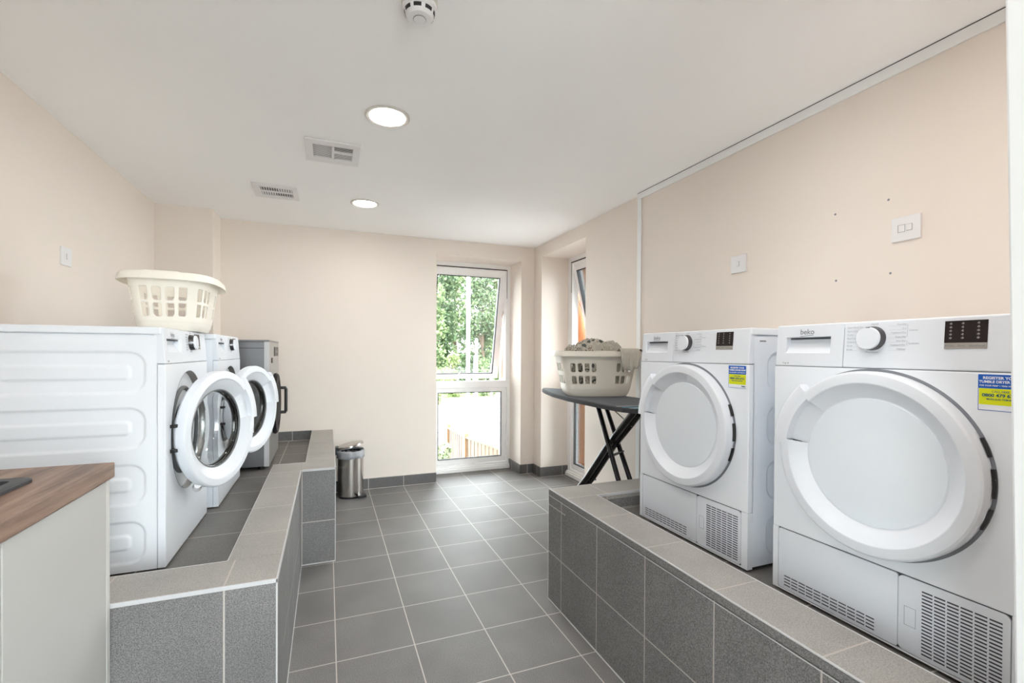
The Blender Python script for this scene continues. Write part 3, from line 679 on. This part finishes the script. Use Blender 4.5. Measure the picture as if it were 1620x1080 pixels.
# commercial silver machine
def silver_machine():
    r = empty('washing_machine', (-.352, 3.668, .480), pi / 2); tag(r, 'silver-grey washing machine with black round door, furthest machine from the camera', 'washing machine')
    D, H = .60, .842
    obj('casing', bx(((-.296, .012, .02), (.296, D, H - .012))), 'greyb', r, bevel=.003)
    obj('top_panel', bx(((-.3, .0, H - .012), (.3, D, H))), 'greyb', r, bevel=.003)
    obj('top_seam', bx(((-.2975, .014, H - .055), (.2975, D - .01, H - .051))), 'dark', r)
    bm = B(); circ_holed(bm, -.3, .3, .02, H - .012, 0, .40, .17, 0, .022, 64); obj('front_panel', bm, 'greyl', r, bevel=.003)
    obj('corner_strip', bx(((-.3005, .0, .02), (-.296, .03, H - .012))), 'metaltrim', r)
    d = obj('door', fixn(lathe(B(), [(.212, -.001), (.215, -.012), (.205, -.026), (.17, -.03), (.155, -.022), (.12, -.03), (.0001, -.038)], (0, 0, .40), 'Y', 72, cap=(False, True))), 'blackdoor', r, smooth=True)
    bm = B(); tube(bm, [(.13, -.025, .50), (.13, -.062, .50), (.13, -.066, .49), (.13, -.066, .33), (.13, -.062, .32), (.13, -.025, .32)], .011, 12); obj('door_handle', bm, 'dark', d, smooth=True)
    obj('display_window', bx(((-.02, -.004, .735), (.24, .001, .80))), 'display', r, bevel=.001)
    obj('display_lettering', bx(((.04, -.0055, .757), (.09, -.0035, .78)), ((.12, -.0055, .757), (.17, -.0035, .78))), 'icon', r)
    obj('badge', bx(((-.19, -.004, .69), (-.12, .001, .725))), 'display', r, bevel=.001)
    for x in (-.25, .25):
        for y in (.05, D - .05): obj('foot', fixn(lathe(B(), [(.025, 0), (.025, .021)], (x, y, 0), n=16, cap=(True, True))), 'dark', r)
    return r
silver_machine()

# ------------------------------------------------------------------ laundry baskets
def superell(a, b, e, n):
    pts = []
    for i in range(2000):
        t = 2 * pi * i / 2000; c_, s_ = cos(t), sin(t)
        pts.append((a * math.copysign(abs(c_) ** (2 / e), c_), b * math.copysign(abs(s_) ** (2 / e), s_)))
    L_ = [0]
    for i in range(2000):
        p, q = pts[i], pts[(i + 1) % 2000]; L_.append(L_[-1] + math.hypot(p[0] - q[0], p[1] - q[1]))
    out = []; j = 0
    for k in range(n):
        s_ = L_[-1] * k / n
        while L_[j + 1] < s_: j += 1
        f = (s_ - L_[j]) / max(1e-9, L_[j + 1] - L_[j]); p, q = pts[j], pts[(j + 1) % 2000]
        out.append((p[0] + (q[0] - p[0]) * f, p[1] + (q[1] - p[1]) * f))
    return out
def basket(name, m, a, b, H, longcols, endcols, taper=.80):
    n, nz = 480, 56
    top = superell(a, b, 4.0, n)
    bm = B(); g = []
    for k in range(nz + 1):
        z = H * k / nz; f = z / H
        s_ = taper + (1 - taper) * f
        if f < .16: s_ -= .05 * (1 - f / .16) ** 2
        if f > .16: s_ += .008
        g.append([bm.verts.new((x * s_, y * s_, z)) for x, y in top])
    per = 0
    hole = []
    def inhole(x, y, f):
        # which face
        if abs(y) / b > abs(x) / a: u = x; cols = longcols
        else: u = y; cols = endcols
        for zc in (.37, .655):
            for c_ in cols:
                du, dz = abs(u - c_) - .0075, abs((f - zc) * H) - .0185
                if math.hypot(max(du, 0), max(dz, 0)) < .0080: return True
        return False
    for k in range(nz):
        for i in range(n):
            j = (i + 1) % n
            x, y = (top[i][0] + top[j][0]) / 2, (top[i][1] + top[j][1]) / 2
            if inhole(x, y, (k + .5) / nz): continue
            bm.faces.new((g[k][i], g[k][j], g[k + 1][j], g[k + 1][i]))
    bm.faces.new([v for v in g[0]][::-1])
    r = obj(name, bm, m, smooth=True, ang=40, solid=.003)
    # rolled rim with four grip blocks
    bm = B(); rings = []
    for x, y in superell(a, b, 4.0, 240):
        d = Vector((x / a ** 2, y / b ** 2, 0)).normalized()
        grip = 0
        if (abs(x) < .075 and abs(y) > .6 * b) or (abs(y) < .05 and abs(x) > .6 * a): grip = .0025
        prof = [(-.002, 0), (.002, .006 + grip), (.012, .008 + grip), (.026, .005 + grip), (.032 + grip, -.004), (.036 + grip, -.026), (.033 + grip, -.027), (.028, -.006), (.006, -.002)]
        rings.append([(x + d.x * p, y + d.y * p, H + q) for p, q in prof])
    rings.append(rings[0]); grow(bm, rings, closed=True); bmesh.ops.remove_doubles(bm, verts=bm.verts, dist=1e-5); fixn(bm)
    obj('rim', bm, m, r, smooth=True, ang=40)
    return r
cols4 = [-.0705, -.0235, .0235, .0705]
lb = basket('laundry_basket', 'creamp', .222, .143, .226, [-.175, -.128, -.081, .081, .128, .175], [-.0705, -.0235, .0235, .0705])
tag(lb, 'empty cream plastic laundry basket on top of the left washing machine', 'laundry basket')
lb.location = (-.63, 2.47, .480 + HM + .003); lb.rotation_euler.z = radians(92)

# ironing board
TZ = .965
ib = empty('ironing_board', (1.62, 2.6, 0)); tag(ib, 'black ironing board with crossed tube legs beside the right window', 'ironing board')
def bl(p): return (p[0] - 1.62, p[1] - 2.6, p[2])
def outline(inset=0):
    pts = []
    prof = [(1.93, .10), (1.96, .165), (2.02, .20), (2.2, .215), (2.6, .205), (2.9, .165), (3.15, .10), (3.30, .05), (3.36, .015)]
    right = [(1.63 + h - inset, y) for y, h in prof]; left = [(1.63 - h + inset, y) for y, h in prof][::-1]
    return right + left
def board_bm(z0, z1, ins=0):
    o = outline(ins); bm = B()
    grow(bm, [[bl((x, y, z0)) for x, y in o], [bl((x, y, z1 - .004)) for x, y in o], [bl((x + (.005 if x < 1.63 else -.005), y, z1)) for x, y in o]], cap=(True, True)); return fixn(bm)
obj('board_top', board_bm(TZ - .016, TZ), 'boardtop', ib)
bm = B(); o = outline(-.004); grow(bm, [[bl((x, y, TZ - .024)) for x, y in o], [bl((x, y, TZ - .018)) for x, y in o], [bl((x, y, TZ - .004)) for x, y in o], [bl((x + (.008 if x < 1.63 else -.008), y, TZ + .001)) for x, y in o]]); obj('fabric_skirt', fixn(bm), 'board', ib)
def legp(x, y0, z0, y1, z1, r=.0155):
    return tube(B(), [bl((x, y0, z0)), bl((x, y1, z1))], r, 14)
obj('leg', legp(1.67, 2.66, TZ - .03, 2.155, .02), 'tube', ib, smooth=True)
obj('leg', legp(1.80, 2.78, TZ - .03, 2.19, .02), 'tube', ib, smooth=True)
for x in (1.715, 1.765):
    obj('cross_leg', tube(B(), [bl((x, 2.27, TZ - .03)), bl((x, 2.60, .63)), bl((x - .005, 2.83, .375)), bl((x - .02, 2.95, .25)), bl((x - .05, 3.03, .14)), bl((x - .08, 3.06, .02))], .021, 14), 'tube', ib, smooth=True)
obj('pivot_bolt', tube(B(), [bl((1.648, 2.468, .60)), bl((1.825, 2.574, .60))], .008, 10), 'tube', ib)
obj('foot_bar', tube(B(), [bl((1.685, 2.85, .345)), bl((1.79, 2.85, .345))], .006, 10), 'tube', ib)
obj('height_rod', tube(B(), [bl((1.735, 2.66, TZ - .04)), bl((1.74, 2.37, .80))], .0035, 8), 'steel', ib)
rs = obj('rear_foot', tube(B(), [bl((1.60, 2.135, .018)), bl((1.86, 2.175, .018))], .014, 12), 'tube', ib)
obj('front_foot', tube(B(), [bl((1.60, 3.06, .018)), bl((1.72, 3.06, .018))], .014, 12), 'tube', ib)

rb = basket('laundry_basket', 'beigep', .262, .168, .285, [-.205, -.158, -.111, -.064, .112, .155, .198], cols4)
tag(rb, 'beige plastic laundry basket full of crumpled laundry on the ironing board', 'laundry basket')
rb.location = (1.685, 2.70, TZ + .003); rb.rotation_euler.z = radians(-14)
RBM = Matrix.Translation(rb.location) @ Matrix.Rotation(radians(-14), 4, 'Z')
def heap(cx_, cy_h, rx, ry, h, z0, seed, n=70, down=.10):
    bm = B(); vs_ = []
    for i in range(n + 1):
        row = []
        for j in range(n + 1):
            u, v = 2 * i / n - 1, 2 * j / n - 1
            # square to disc
            x, y = u * math.sqrt(max(0, 1 - v * v / 2)), v * math.sqrt(max(0, 1 - u * u / 2)); rr_ = math.hypot(x, y)
            p = Vector((x * 2.6 + seed, y * 2.6, seed * .7))
            rid = 1 - abs(noise.noise(p)) * 2; rid2 = 1 - abs(noise.noise(p * 2.3)) * 2
            z = h * (1 - rr_ ** 2.2) + .022 * rid * (1.1 - rr_ ** 3) + .012 * rid2 - down * max(0, rr_ - .72) / .28
            w_ = .02 * noise.noise(p * 1.5 + Vector((9, 3, 1)))
            row.append(bm.verts.new(RBM @ Vector((cx_ + x * rx + w_, cy_h + y * ry + w_, z0 + z))))
        vs_.append(row)
    for i in range(n):
        for j in range(n): bm.faces.new((vs_[i][j], vs_[i + 1][j], vs_[i + 1][j + 1], vs_[i][j + 1]))
    return bm
def pat_mat(name, base, c2, c3):
    m, nt, p = new_mat(name); N, L = nt.nodes, nt.links
    g = N.new('ShaderNodeTexCoord'); n = N.new('ShaderNodeTexNoise'); n.inputs['Scale'].default_value = 26; n.inputs['Detail'].default_value = 2; L.new(g.outputs['Object'], n.inputs['Vector'])
    cr = N.new('ShaderNodeValToRGB'); cr.color_ramp.interpolation = 'CONSTANT'; e = cr.color_ramp.elements
    e[0].color = (*c2, 1); e[1].position = .40; e[1].color = (*base, 1)
    k = e.new(.60); k.color = (*c3, 1); k = e.new(.65); k.color = (*base, 1)
    L.new(n.outputs['Fac'], cr.inputs[0]); L.new(cr.outputs[0], p.inputs['Base Color']); p.inputs['Roughness'].default_value = .95
    return m
ps = pat_mat('printed_cotton', (.50, .48, .42), (.10, .11, .10), (.22, .14, .10))
HB = .285
tag(obj('crumpled_sheet', heap(-.02, 0, .155, .112, .074, HB - .010, 3.1, down=.23), ps, smooth=True, ang=180), 'crumpled printed sheet heaped in the middle of the beige basket', 'laundry')
tag(obj('crumpled_shirt', heap(.105, -.005, .090, .108, .060, HB - .01, 8.7, down=.20), 'towel', smooth=True, ang=180), 'plain beige crumpled garment heaped at the right of the beige basket', 'laundry')
tag(obj('small_cloth', heap(-.170, -.02, .052, .100, .040, HB - .014, 5.2, 40, down=.07), ps, smooth=True, ang=180), 'small printed cloth showing above the left rim of the beige basket', 'laundry')
def drape(x0, x1, drop, seed, yoff):
    bm = B(); path = [(.06, -.07), (.03, .0), (.0, .014), (-.018, .018), (-.036, .012), (-.044, -.01), (-.046, -.035), (-.044, -.06), (-.042, -.09), (-.043, -drop)]
    n = 34; vs_ = []
    for i in range(n + 1):
        u = i / n; row = []
        xx = x0 + (x1 - x0) * u
        for k, (dy, dz) in enumerate(path):
            f = max(0, k - 3) / 6
            ww = .010 * noise.noise(Vector((u * 5 + seed, k * .3, 0))) + .008 * sin(u * 9 + k * .25)
            xc = xx + (.5 - u) * .035 * f * f
            edge_ = 1 - .22 * abs(u - .45) * f
            row.append(bm.verts.new(RBM @ Vector((xc + .15 * ww, -.168 - yoff + dy - abs(ww) * (.3 + f), HB + .006 + dz * edge_))))
        vs_.append(row)
    for i in range(n):
        for k in range(len(path) - 1): bm.faces.new((vs_[i][k], vs_[i + 1][k], vs_[i + 1][k + 1], vs_[i][k + 1]))
    return bm
tag(obj('towel', drape(.095, .225, .120, 2.0, 0), 'towel', smooth=True, ang=180, solid=.006), 'beige towel hanging over the front rim of the beige basket', 'towel')
bm = B(); n = 20; vs_ = []
for i in range(n + 1):
    u = i / n - .5; row = []
    for k, (dx, dz) in enumerate([(-.05, .0), (-.015, .018), (.02, .016), (.045, .0), (.05, -.05), (.048, -.10), (.046, -.15), (.044, -.175)]):
        row.append(bm.verts.new(RBM @ Vector((.268 + dx + .006 * noise.noise(Vector((u * 6, k * .4, 7))), u * (.17 - .01 * k) - .01, HB + .004 + dz))))
    vs_.append(row)
for i in range(n):
    for k in range(7): bm.faces.new((vs_[i][k], vs_[i + 1][k], vs_[i + 1][k + 1], vs_[i][k + 1]))
tag(obj('dark_cloth', bm, pat_mat('dark_print', (.16, .15, .13), (.05, .05, .05), (.3, .27, .22)), smooth=True, ang=180, solid=.005), 'dark printed cloth hanging down behind the right end of the beige basket', 'laundry')

# ------------------------------------------------------------------ pedal bin
pb = empty('pedal_bin', (.190, 4.235, 0)); tag(pb, 'small steel pedal bin with clear liner and lid half open by the far wall', 'bin')
R0 = .106
obj('bin_body', fixn(lathe(B(), [(R0 - .004, .012), (R0, .016), (R0, .385), (R0 - .006, .392), (R0 - .006, .30), (R0 - .006, .05)], n=56)), 'steel', pb, smooth=True)
obj('base_ring', fixn(lathe(B(), [(R0 + .001, 0), (R0 + .003, .004), (R0 + .003, .014), (R0 - .002, .018)], n=48, cap=(True, False))), 'dark', pb, smooth=True)
obj('inner_bucket', fixn(lathe(B(), [(R0 - .010, .385), (R0 - .014, .06), (.001, .06)], n=48)), 'dark', pb, smooth=True)
bm = B(); rings = []
for k, (dr, z) in enumerate([(-.012, .36), (-.006, .395), (.004, .402), (.009, .385), (.008, .36), (.010, .338)]):
    rings.append([((R0 + dr + .004 * noise.noise(Vector((cos(t) * 5, sin(t) * 5, k * .8)))) * cos(t), (R0 + dr + .004 * noise.noise(Vector((cos(t) * 5, sin(t) * 5, k * .8)))) * sin(t), z + .008 * noise.noise(Vector((cos(t) * 3, sin(t) * 3, k + 4.)))) for t in [2 * pi * i / 64 for i in range(64)]])
grow(bm, rings); obj('bin_liner', fixn(bm), 'liner', pb, smooth=True, ang=180, solid=.0015)
lid = empty('lid', (-.10, .03, .405)); lid.parent = pb; lid.rotation_euler = (0, radians(-13), radians(-12))
obj('lid_top', fixn(lathe(B(), [(R0 + .004, .0), (R0 + .004, .013), (R0 - .003, .018), (.06, .021), (.0001, .022)], (R0 - .002, 0, 0), n=56, cap=(False, True))), 'steel', lid, smooth=True)
obj('lid_underside', fixn(lathe(B(), [(R0, .0), (.0001, .001)], (R0 - .002, 0, 0), n=56)), 'dark', lid)
obj('lid_hinge', bx(((-.125, -.005, .36), (-.098, .065, .425))), 'dark', pb, bevel=.003)
obj('pedal', bx(((.052, -.150, .016), (.122, -.085, .034)), ((.060, -.10, .006), (.11, -.05, .02))), 'dark', pb, bevel=.004)

# ------------------------------------------------------------------ switches and wall marks
def switch_plate(label, loc, rz, w_, fused):
    r = empty('switch_plate', loc, rz); tag(r, label, 'switch', 'white wall switches')
    h = .088
    obj('plate', plate_y(B(), rrect(-w_ / 2, w_ / 2, -h / 2, h / 2, .003), -.010, 0), 'plate', r, bevel=.002)
    if fused:
        bm = B(); holed(bm, (-.0240, -.0010, -.0125, .0145), (-.0230, -.0020, -.0115, .0135), -.0108, -.0095); obj('fuse_carrier', bm, 'seam', r)
        obj('rocker', bx(((.0045, -.0135, -.010), (.0205, -.0095, .012))), 'plate', r, bevel=.0015)
        bm = B(); holed(bm, (.0035, .0215, -.011, .013), (.0045, .0205, -.010, .012), -.0106, -.0095); obj('rocker_surround', bm, 'seam', r)
    else:
        obj('rocker', bx(((-.0065, -.0145, -.011), (.0065, -.0095, .012))), 'plate', r, bevel=.0015)
        bm = B(); holed(bm, (-.0075, .0075, -.012, .013), (-.0065, .0065, -.011, .012), -.0106, -.0095); obj('rocker_surround', bm, 'seam', r)
    return r
switch_plate('square white switch on the left wall above the washing machines', (XL, 2.873, 1.25 + .452), pi / 2, .092, False)
switch_plate('square white switch on the right wall above the first dryer', (XP, 1.784, 1.25 + .458), -pi / 2, .092, False)
switch_plate('white fused switch plate on the right wall above the nearest dryer', (XP, 1.048, 1.25 + .459), -pi / 2, .092, True)
for i, (y, z) in enumerate(((1.109, .581), (1.305, .580), (1.100, .304), (1.299, .304))):
    bm = B(); lathe(bm, [(.0045, 0), (.003, .0012), (.0001, .0015)], (0, 0, 0), 'Y', 10, cap=(False, True)); fixn(bm)
    for v in bm.verts: v.co = Vector((-v.co.y, v.co.x, v.co.z))
    o = obj('screw_hole', bm, 'ink'); o.location = (XP - .0006, y, 1.25 + z)
    tag(o, ['plugged screw hole upper left of the fused switch plate', 'plugged screw hole', 'plugged screw hole', 'plugged screw hole'][i], 'screw hole', 'old screw holes round the fused switch plate')
    o['label'] = ('plugged screw hole in the right wall, ' + ['upper one just above the fused switch plate', 'upper one left of the fused switch plate', 'lower one below the fused switch plate', 'lower one left of the fused switch plate'][i])

# ------------------------------------------------------------------ ceiling fittings
def downlight(label, x, y, vis=True):
    r = empty('ceiling_downlight', (x, y, ZC)); tag(r, label, 'ceiling light', 'round ceiling downlights')
    obj('bezel', fixn(lathe(B(), [(.100, 0), (.100, -.004), (.094, -.008), (.082, -.006), (.079, -.002), (.079, 0)], n=64)), 'base', r, smooth=True)
    obj('diffuser', lathe(B(), [(.0795, -.0035), (.0001, -.0045)], n=64, cap=(False, False)), 'glow', r)
downlight('round lit downlight nearer the camera on the ceiling', .255, 2.195)
downlight('round lit downlight further away towards the window', .252, 3.537)
downlight('round lit downlight on the ceiling behind the smoke detector, out of frame', .255, .75)
downlight('added fill downlight on the ceiling above the nearest dryer, out of frame', 1.15, .75)  # extra unseen lamp, added to brighten the near end
downlight('added fill downlight on the unseen corridor ceiling', .25, -.6)  # added behind the camera as fill through the doorway

def vent(label, x0, x1, y0, y1, kind):
    r = empty('ceiling_vent', ((x0 + x1) / 2, (y0 + y1) / 2, ZC)); tag(r, label, 'vent', 'white ceiling ventilation grilles')
    W, H = (x1 - x0) / 2, (y1 - y0) / 2
    if kind == 0: ix0, ix1, iy0, iy1 = -W + .038, W - .038, -H + .055, H - .065
    else: ix0, ix1, iy0, iy1 = -W + .045, W - .036, -H + .05, H - .06
    bm = B(); holed(bm, (-W, W, -H, H), (ix0, ix1, iy0, iy1), -.010, 0)
    for v in bm.verts: v.co = Vector((v.co.x, v.co.z, v.co.y))
    obj('grille_frame', fixn(bm), 'plate', r, bevel=.004)
    obj('duct_void', bx(((ix0, iy0, -.0015), (ix1, iy1, -.0005))), 'dark', r)
    if kind == 0:
        xm, ym = (ix0 + ix1) / 2, iy0 + (iy1 - iy0) * .46
        obj('mullion', bx(((xm - .006, iy0, -.010), (xm + .006, iy1, -.002)), ((xm, ym - .006, -.010), (ix1, ym + .006, -.002))), 'plate', r, bevel=.001)
        n = 14
        for k in range(n):
            y = iy0 + (iy1 - iy0) * (k + .5) / n
            open_ = y < ym - .02
            bs = [((ix0, y - .0030, -.0030), (xm - .006, y + .0030, -.0020))]
            if not open_: bs.append(((xm + .006, y - .0030, -.0030), (ix1, y + .0030, -.0020)))
            else: bs.append(((xm + .006, y - .0010, -.0030), (ix1, y + .001, -.0020)))
            obj('slat', bx(*bs), 'plate', r)
    else:
        ym = (iy0 + iy1) / 2
        obj('mullion', bx(((ix0, ym - .008, -.010), (ix1, ym + .008, -.002))), 'plate', r, bevel=.001)
        n = 13
        for k in range(n):
            x = ix0 + (ix1 - ix0) * (k + .5) / n
            a = .0030 if k < 7 else .0055; b = .0055 if k < 6 else .0030
            obj('slat', bx(((x - a + .001, iy0, -.0035), (x + a - .001, ym, -.002)), ((x - b + .001, ym, -.0035), (x + b - .001, iy1, -.002))), 'plate', r)
vent('square white ceiling vent with four slatted quarters, one open, nearer the lit downlight', -.112, .163, 2.548, 2.840, 0)
vent('white ceiling vent with two rows of short dark slots, further from the camera', -.462, -.188, 3.360, 3.640, 1)
# smoke detector
sdx, sdy = .262, 1.435
r = empty('smoke_detector', (sdx, sdy, ZC)); tag(r, 'round white smoke detector on the ceiling at the top of the picture', 'smoke detector')
obj('mounting_base', fixn(lathe(B(), [(.055, 0), (.055, -.018), (.050, -.024)], n=56)), 'base', r, smooth=True)
obj('detector_head', fixn(lathe(B(), [(.052, -.020), (.053, -.030), (.046, -.037), (.043, -.050), (.036, -.058), (.0001, -.060)], n=56, cap=(False, True))), 'plate', r, smooth=True, ang=30)
for k in range(8):
    t = 2 * pi * k / 8 + .2; bm = B(); lathe(bm, [(.0463, -.0385), (.0440, -.0485)], n=8, a0=t, a1=t + .52); obj('sensing_slot', bm, 'dark', r, solid=.0012)
obj('test_disc', fixn(lathe(B(), [(.0185, -.0585), (.0180, -.0612), (.0001, -.0615)], n=40, cap=(False, True))), 'plate', r, smooth=True)
obj('disc_ring', fixn(lathe(B(), [(.0197, -.0600), (.0186, -.0606)], n=40)), 'seam', r)

# ------------------------------------------------------------------ outside
GZ = -3.0
structure(obj('ground', bx(((-60, 5.2, GZ - .2), (80, 120, GZ)), ((2.9, -40, GZ - .2), (80, 5.2, GZ)), ((-60, -60, GZ - .2), (2.9, -2.0, GZ)), ((-60, -2.0, GZ - .2), (-1.5, 5.2, GZ))), 'paving'))
def fence_run(a, b, label):
    a, b = Vector(a), Vector(b); L_ = (b - a).length; ang = math.atan2((b - a).y, (b - a).x)
    r = empty('timber_fence', (a.x, a.y, GZ), ang); tag(r, label, 'fence', 'timber fence panels outside the far window')
    n = int(L_ / .105)
    bm = B()
    for k in range(n):
        x = L_ * k / n; box(bm, (x + .006, -.012 + (.012 if k % 2 else 0), .05), (x + L_ / n - .002, .012 + (.012 if k % 2 else 0), 1.74))
    obj('boards', bm, 'fence', r)
    obj('capping_rail', bx(((0, -.05, 1.74), (L_, .05, 1.79))), 'fence', r)
    obj('lower_rail', bx(((0, .012, .5), (L_, .05, .58)), ((0, .012, 1.3), (L_, .05, 1.38))), 'fence', r)
    obj('fence_post', bx(((-.06, -.06, 0), (.06, .06, 1.88))), 'fpost', r)
fence_run((3.72, 14.9), (3.79, 13.08), 'timber fence run further from the building, left of the corner post')
fence_run((3.79, 13.08), (4.20, 10.9), 'timber fence run nearer the building, right of the corner post')
# railing
r = empty('metal_railing', (2.4, 17.6, GZ), 0); tag(r, 'grey metal bar railing beyond the left end of the timber fence', 'railing')
obj('top_rail', bx(((0, -.02, 1.12), (2.1, .02, 1.17)), ((0, -.02, .15), (2.1, .02, .19))), 'rail', r)
for k in range(14): obj('upright_bar', tube(B(), [(.05 + k * .145, 0, 0), (.05 + k * .145, 0, 1.42)], .018, 8), 'rail', r)
# posts
def postm(name, label, x, y, h, rr_, m, arm=0):
    bm = B(); tube(bm, [(0, 0, 0), (0, 0, h)], [rr_, rr_ * .8], 14)
    o = obj(name, bm, m, smooth=True); o.location = (x, y, GZ); tag(o, label, 'post')
    if arm:
        obj('lamp_head', bx(((-.12, -.5, h - .05), (.12, .1, h + .06))), m, o, bevel=.02)
    return o
postm('lamp_post', 'tall thick white lamp post seen through the far window', 5.67, 19.3, 9.5, .095, 'post', 1)
postm('flag_pole', 'slimmer white pole just right of the tall lamp post', 6.55, 20.9, 4.9, .075, 'post')
postm('utility_post', 'thick dark grey post in front of the trees', 11.0, 35.4, 4.0, .20, 'dpost')
postm('sign_post', 'thin pale post near the right edge of the lower window pane', 12.3, 35.2, 3.2, .12, 'post')
structure(obj('brick_wall', bx(((3.0, 36.4, GZ), (18, 36.7, GZ + .55))), 'brick'))
o = obj('ground_verge', bx(((2, 36.8, GZ), (30, 60, GZ + .35))), 'soil'); structure(o)

import numpy as np
def leaves_mesh(name, blobs, n, size, seed):
    rs_ = np.random.RandomState(seed); V = []
    w_ = np.array([b[3] ** 2 for b in blobs]); w_ = w_ / w_.sum(); idx = rs_.choice(len(blobs), n, p=w_)
    bb = np.array([b[:4] for b in blobs])[idx]
    d = rs_.normal(size=(n, 3)); d /= np.linalg.norm(d, axis=1)[:, None]
    rad = bb[:, 3] * (0.72 + .38 * rs_.rand(n)); c_ = bb[:, :3] + d * rad[:, None] * np.array([1, 1, .85])
    a = rs_.normal(size=(n, 3)); a /= np.linalg.norm(a, axis=1)[:, None]
    b_ = np.cross(a, rs_.normal(size=(n, 3))); b_ /= np.linalg.norm(b_, axis=1)[:, None]
    s_ = size * (.6 + .8 * rs_.rand(n))[:, None]
    V = np.stack([c_ - a * s_, c_ - b_ * s_ * .55, c_ + a * s_, c_ + b_ * s_ * .55], 1).reshape(-1, 3)
    me = bpy.data.meshes.new(name); me.from_pydata(V.tolist(), [], [[4 * i, 4 * i + 1, 4 * i + 2, 4 * i + 3] for i in range(n)]); return me
def tree(label, x, y, h, rad, seed, m, n=9500, z0=GZ, nb=36, low=.12, name='broadleaf_tree', size=.17, cat='tree', group='trees beyond the car park'):
    rnd = random.Random(seed); bl_ = []
    for k in range(nb):
        f = low + (1 - low) * rnd.random(); t = rnd.random() * 2 * pi; q = rad * .75 * math.sqrt(rnd.random()) * math.sin(pi * min(1, .25 + f * .72))
        bl_.append((q * cos(t), q * sin(t), h * f, rad * (.28 + .25 * rnd.random())))
    r = empty(name, (x, y, z0)); tag(r, label, cat, group)
    me = leaves_mesh('foliage', bl_, n, size, seed); obj('foliage', me, m, r)
    bm = B(); tube(bm, [(0, 0, 0), (.1, 0, h * .3), (0, .1, h * .7)], [h * .022, h * .017, h * .006], 10)
    for k in range(5):
        b0 = rnd.choice(bl_); z_ = h * (.18 + .1 * k); tube(bm, [(0, 0, z_), (b0[0] * .5, b0[1] * .5, z_ + h * .1), (b0[0], b0[1], max(b0[2], z_ + h * .15))], [h * .011, h * .007, h * .003], 6)
    obj('trunk', bm, 'bark', r)
    return r
T = [('leaf1', 8.4, 42.6, 12.5, 2.5, 'mid-green tree at the left of the far window view'), ('leaf3', 13.9, 42.6, 13, 2.5, 'dark green tree at the right of the far window view'),
     ('leaf3', 11.4, 48.6, 14, 2.7, 'dark green tree in the middle behind the tall lamp post'), ('leaf1', 17.6, 48.6, 14, 2.7, 'mid-green tree past the right edge of the far window view'),
     ('leaf1', 14.3, 54.6, 16, 2.8, 'tall mid-green tree in the back row right of the lamp post'), ('leaf2', 8.8, 54.6, 15, 2.6, 'tall yellow-green tree in the back row left of the lamp post'),
     ('leaf3', 2.6, 42.6, 12, 2.6, 'dark green tree beyond the left edge of the far window'),
     ('leaf1', 22, 36, 13, 3.6, 'mid-green tree seen in the narrow strip of the right window')]
for i, (m, x, y, h, q, lab) in enumerate(T): tree(lab, x, y, h, q, 11 + i, m)
sh = [('leafw', 3.05, 12.7, 1.55, .42, 'pale flowering shrub in front of the timber fence'), ('leaf2', 2.75, 11.2, 1.1, .45, 'low yellow-green shrub near the building below the window'),
      ('leaf2', 6.6, 31.0, 3.0, .8, 'tall narrow yellow-green bush at the left edge of the car park'),
      ('leaf2', 9.9, 38.3, 4.2, 1.15, 'rounded yellow-green bush behind the brick wall, left of the dark post'), ('leaf1', 12.6, 38.3, 3.8, 1.1, 'rounded mid-green bush behind the brick wall, right of the dark post')]
for i, (m, x, y, h, q, lab) in enumerate(sh): tree(lab, x, y, h, q, 70 + i, m, n=1500, nb=14, name='garden_shrub', size=.06 if i < 2 else .12, cat='shrub', group='shrubs outside the far window')
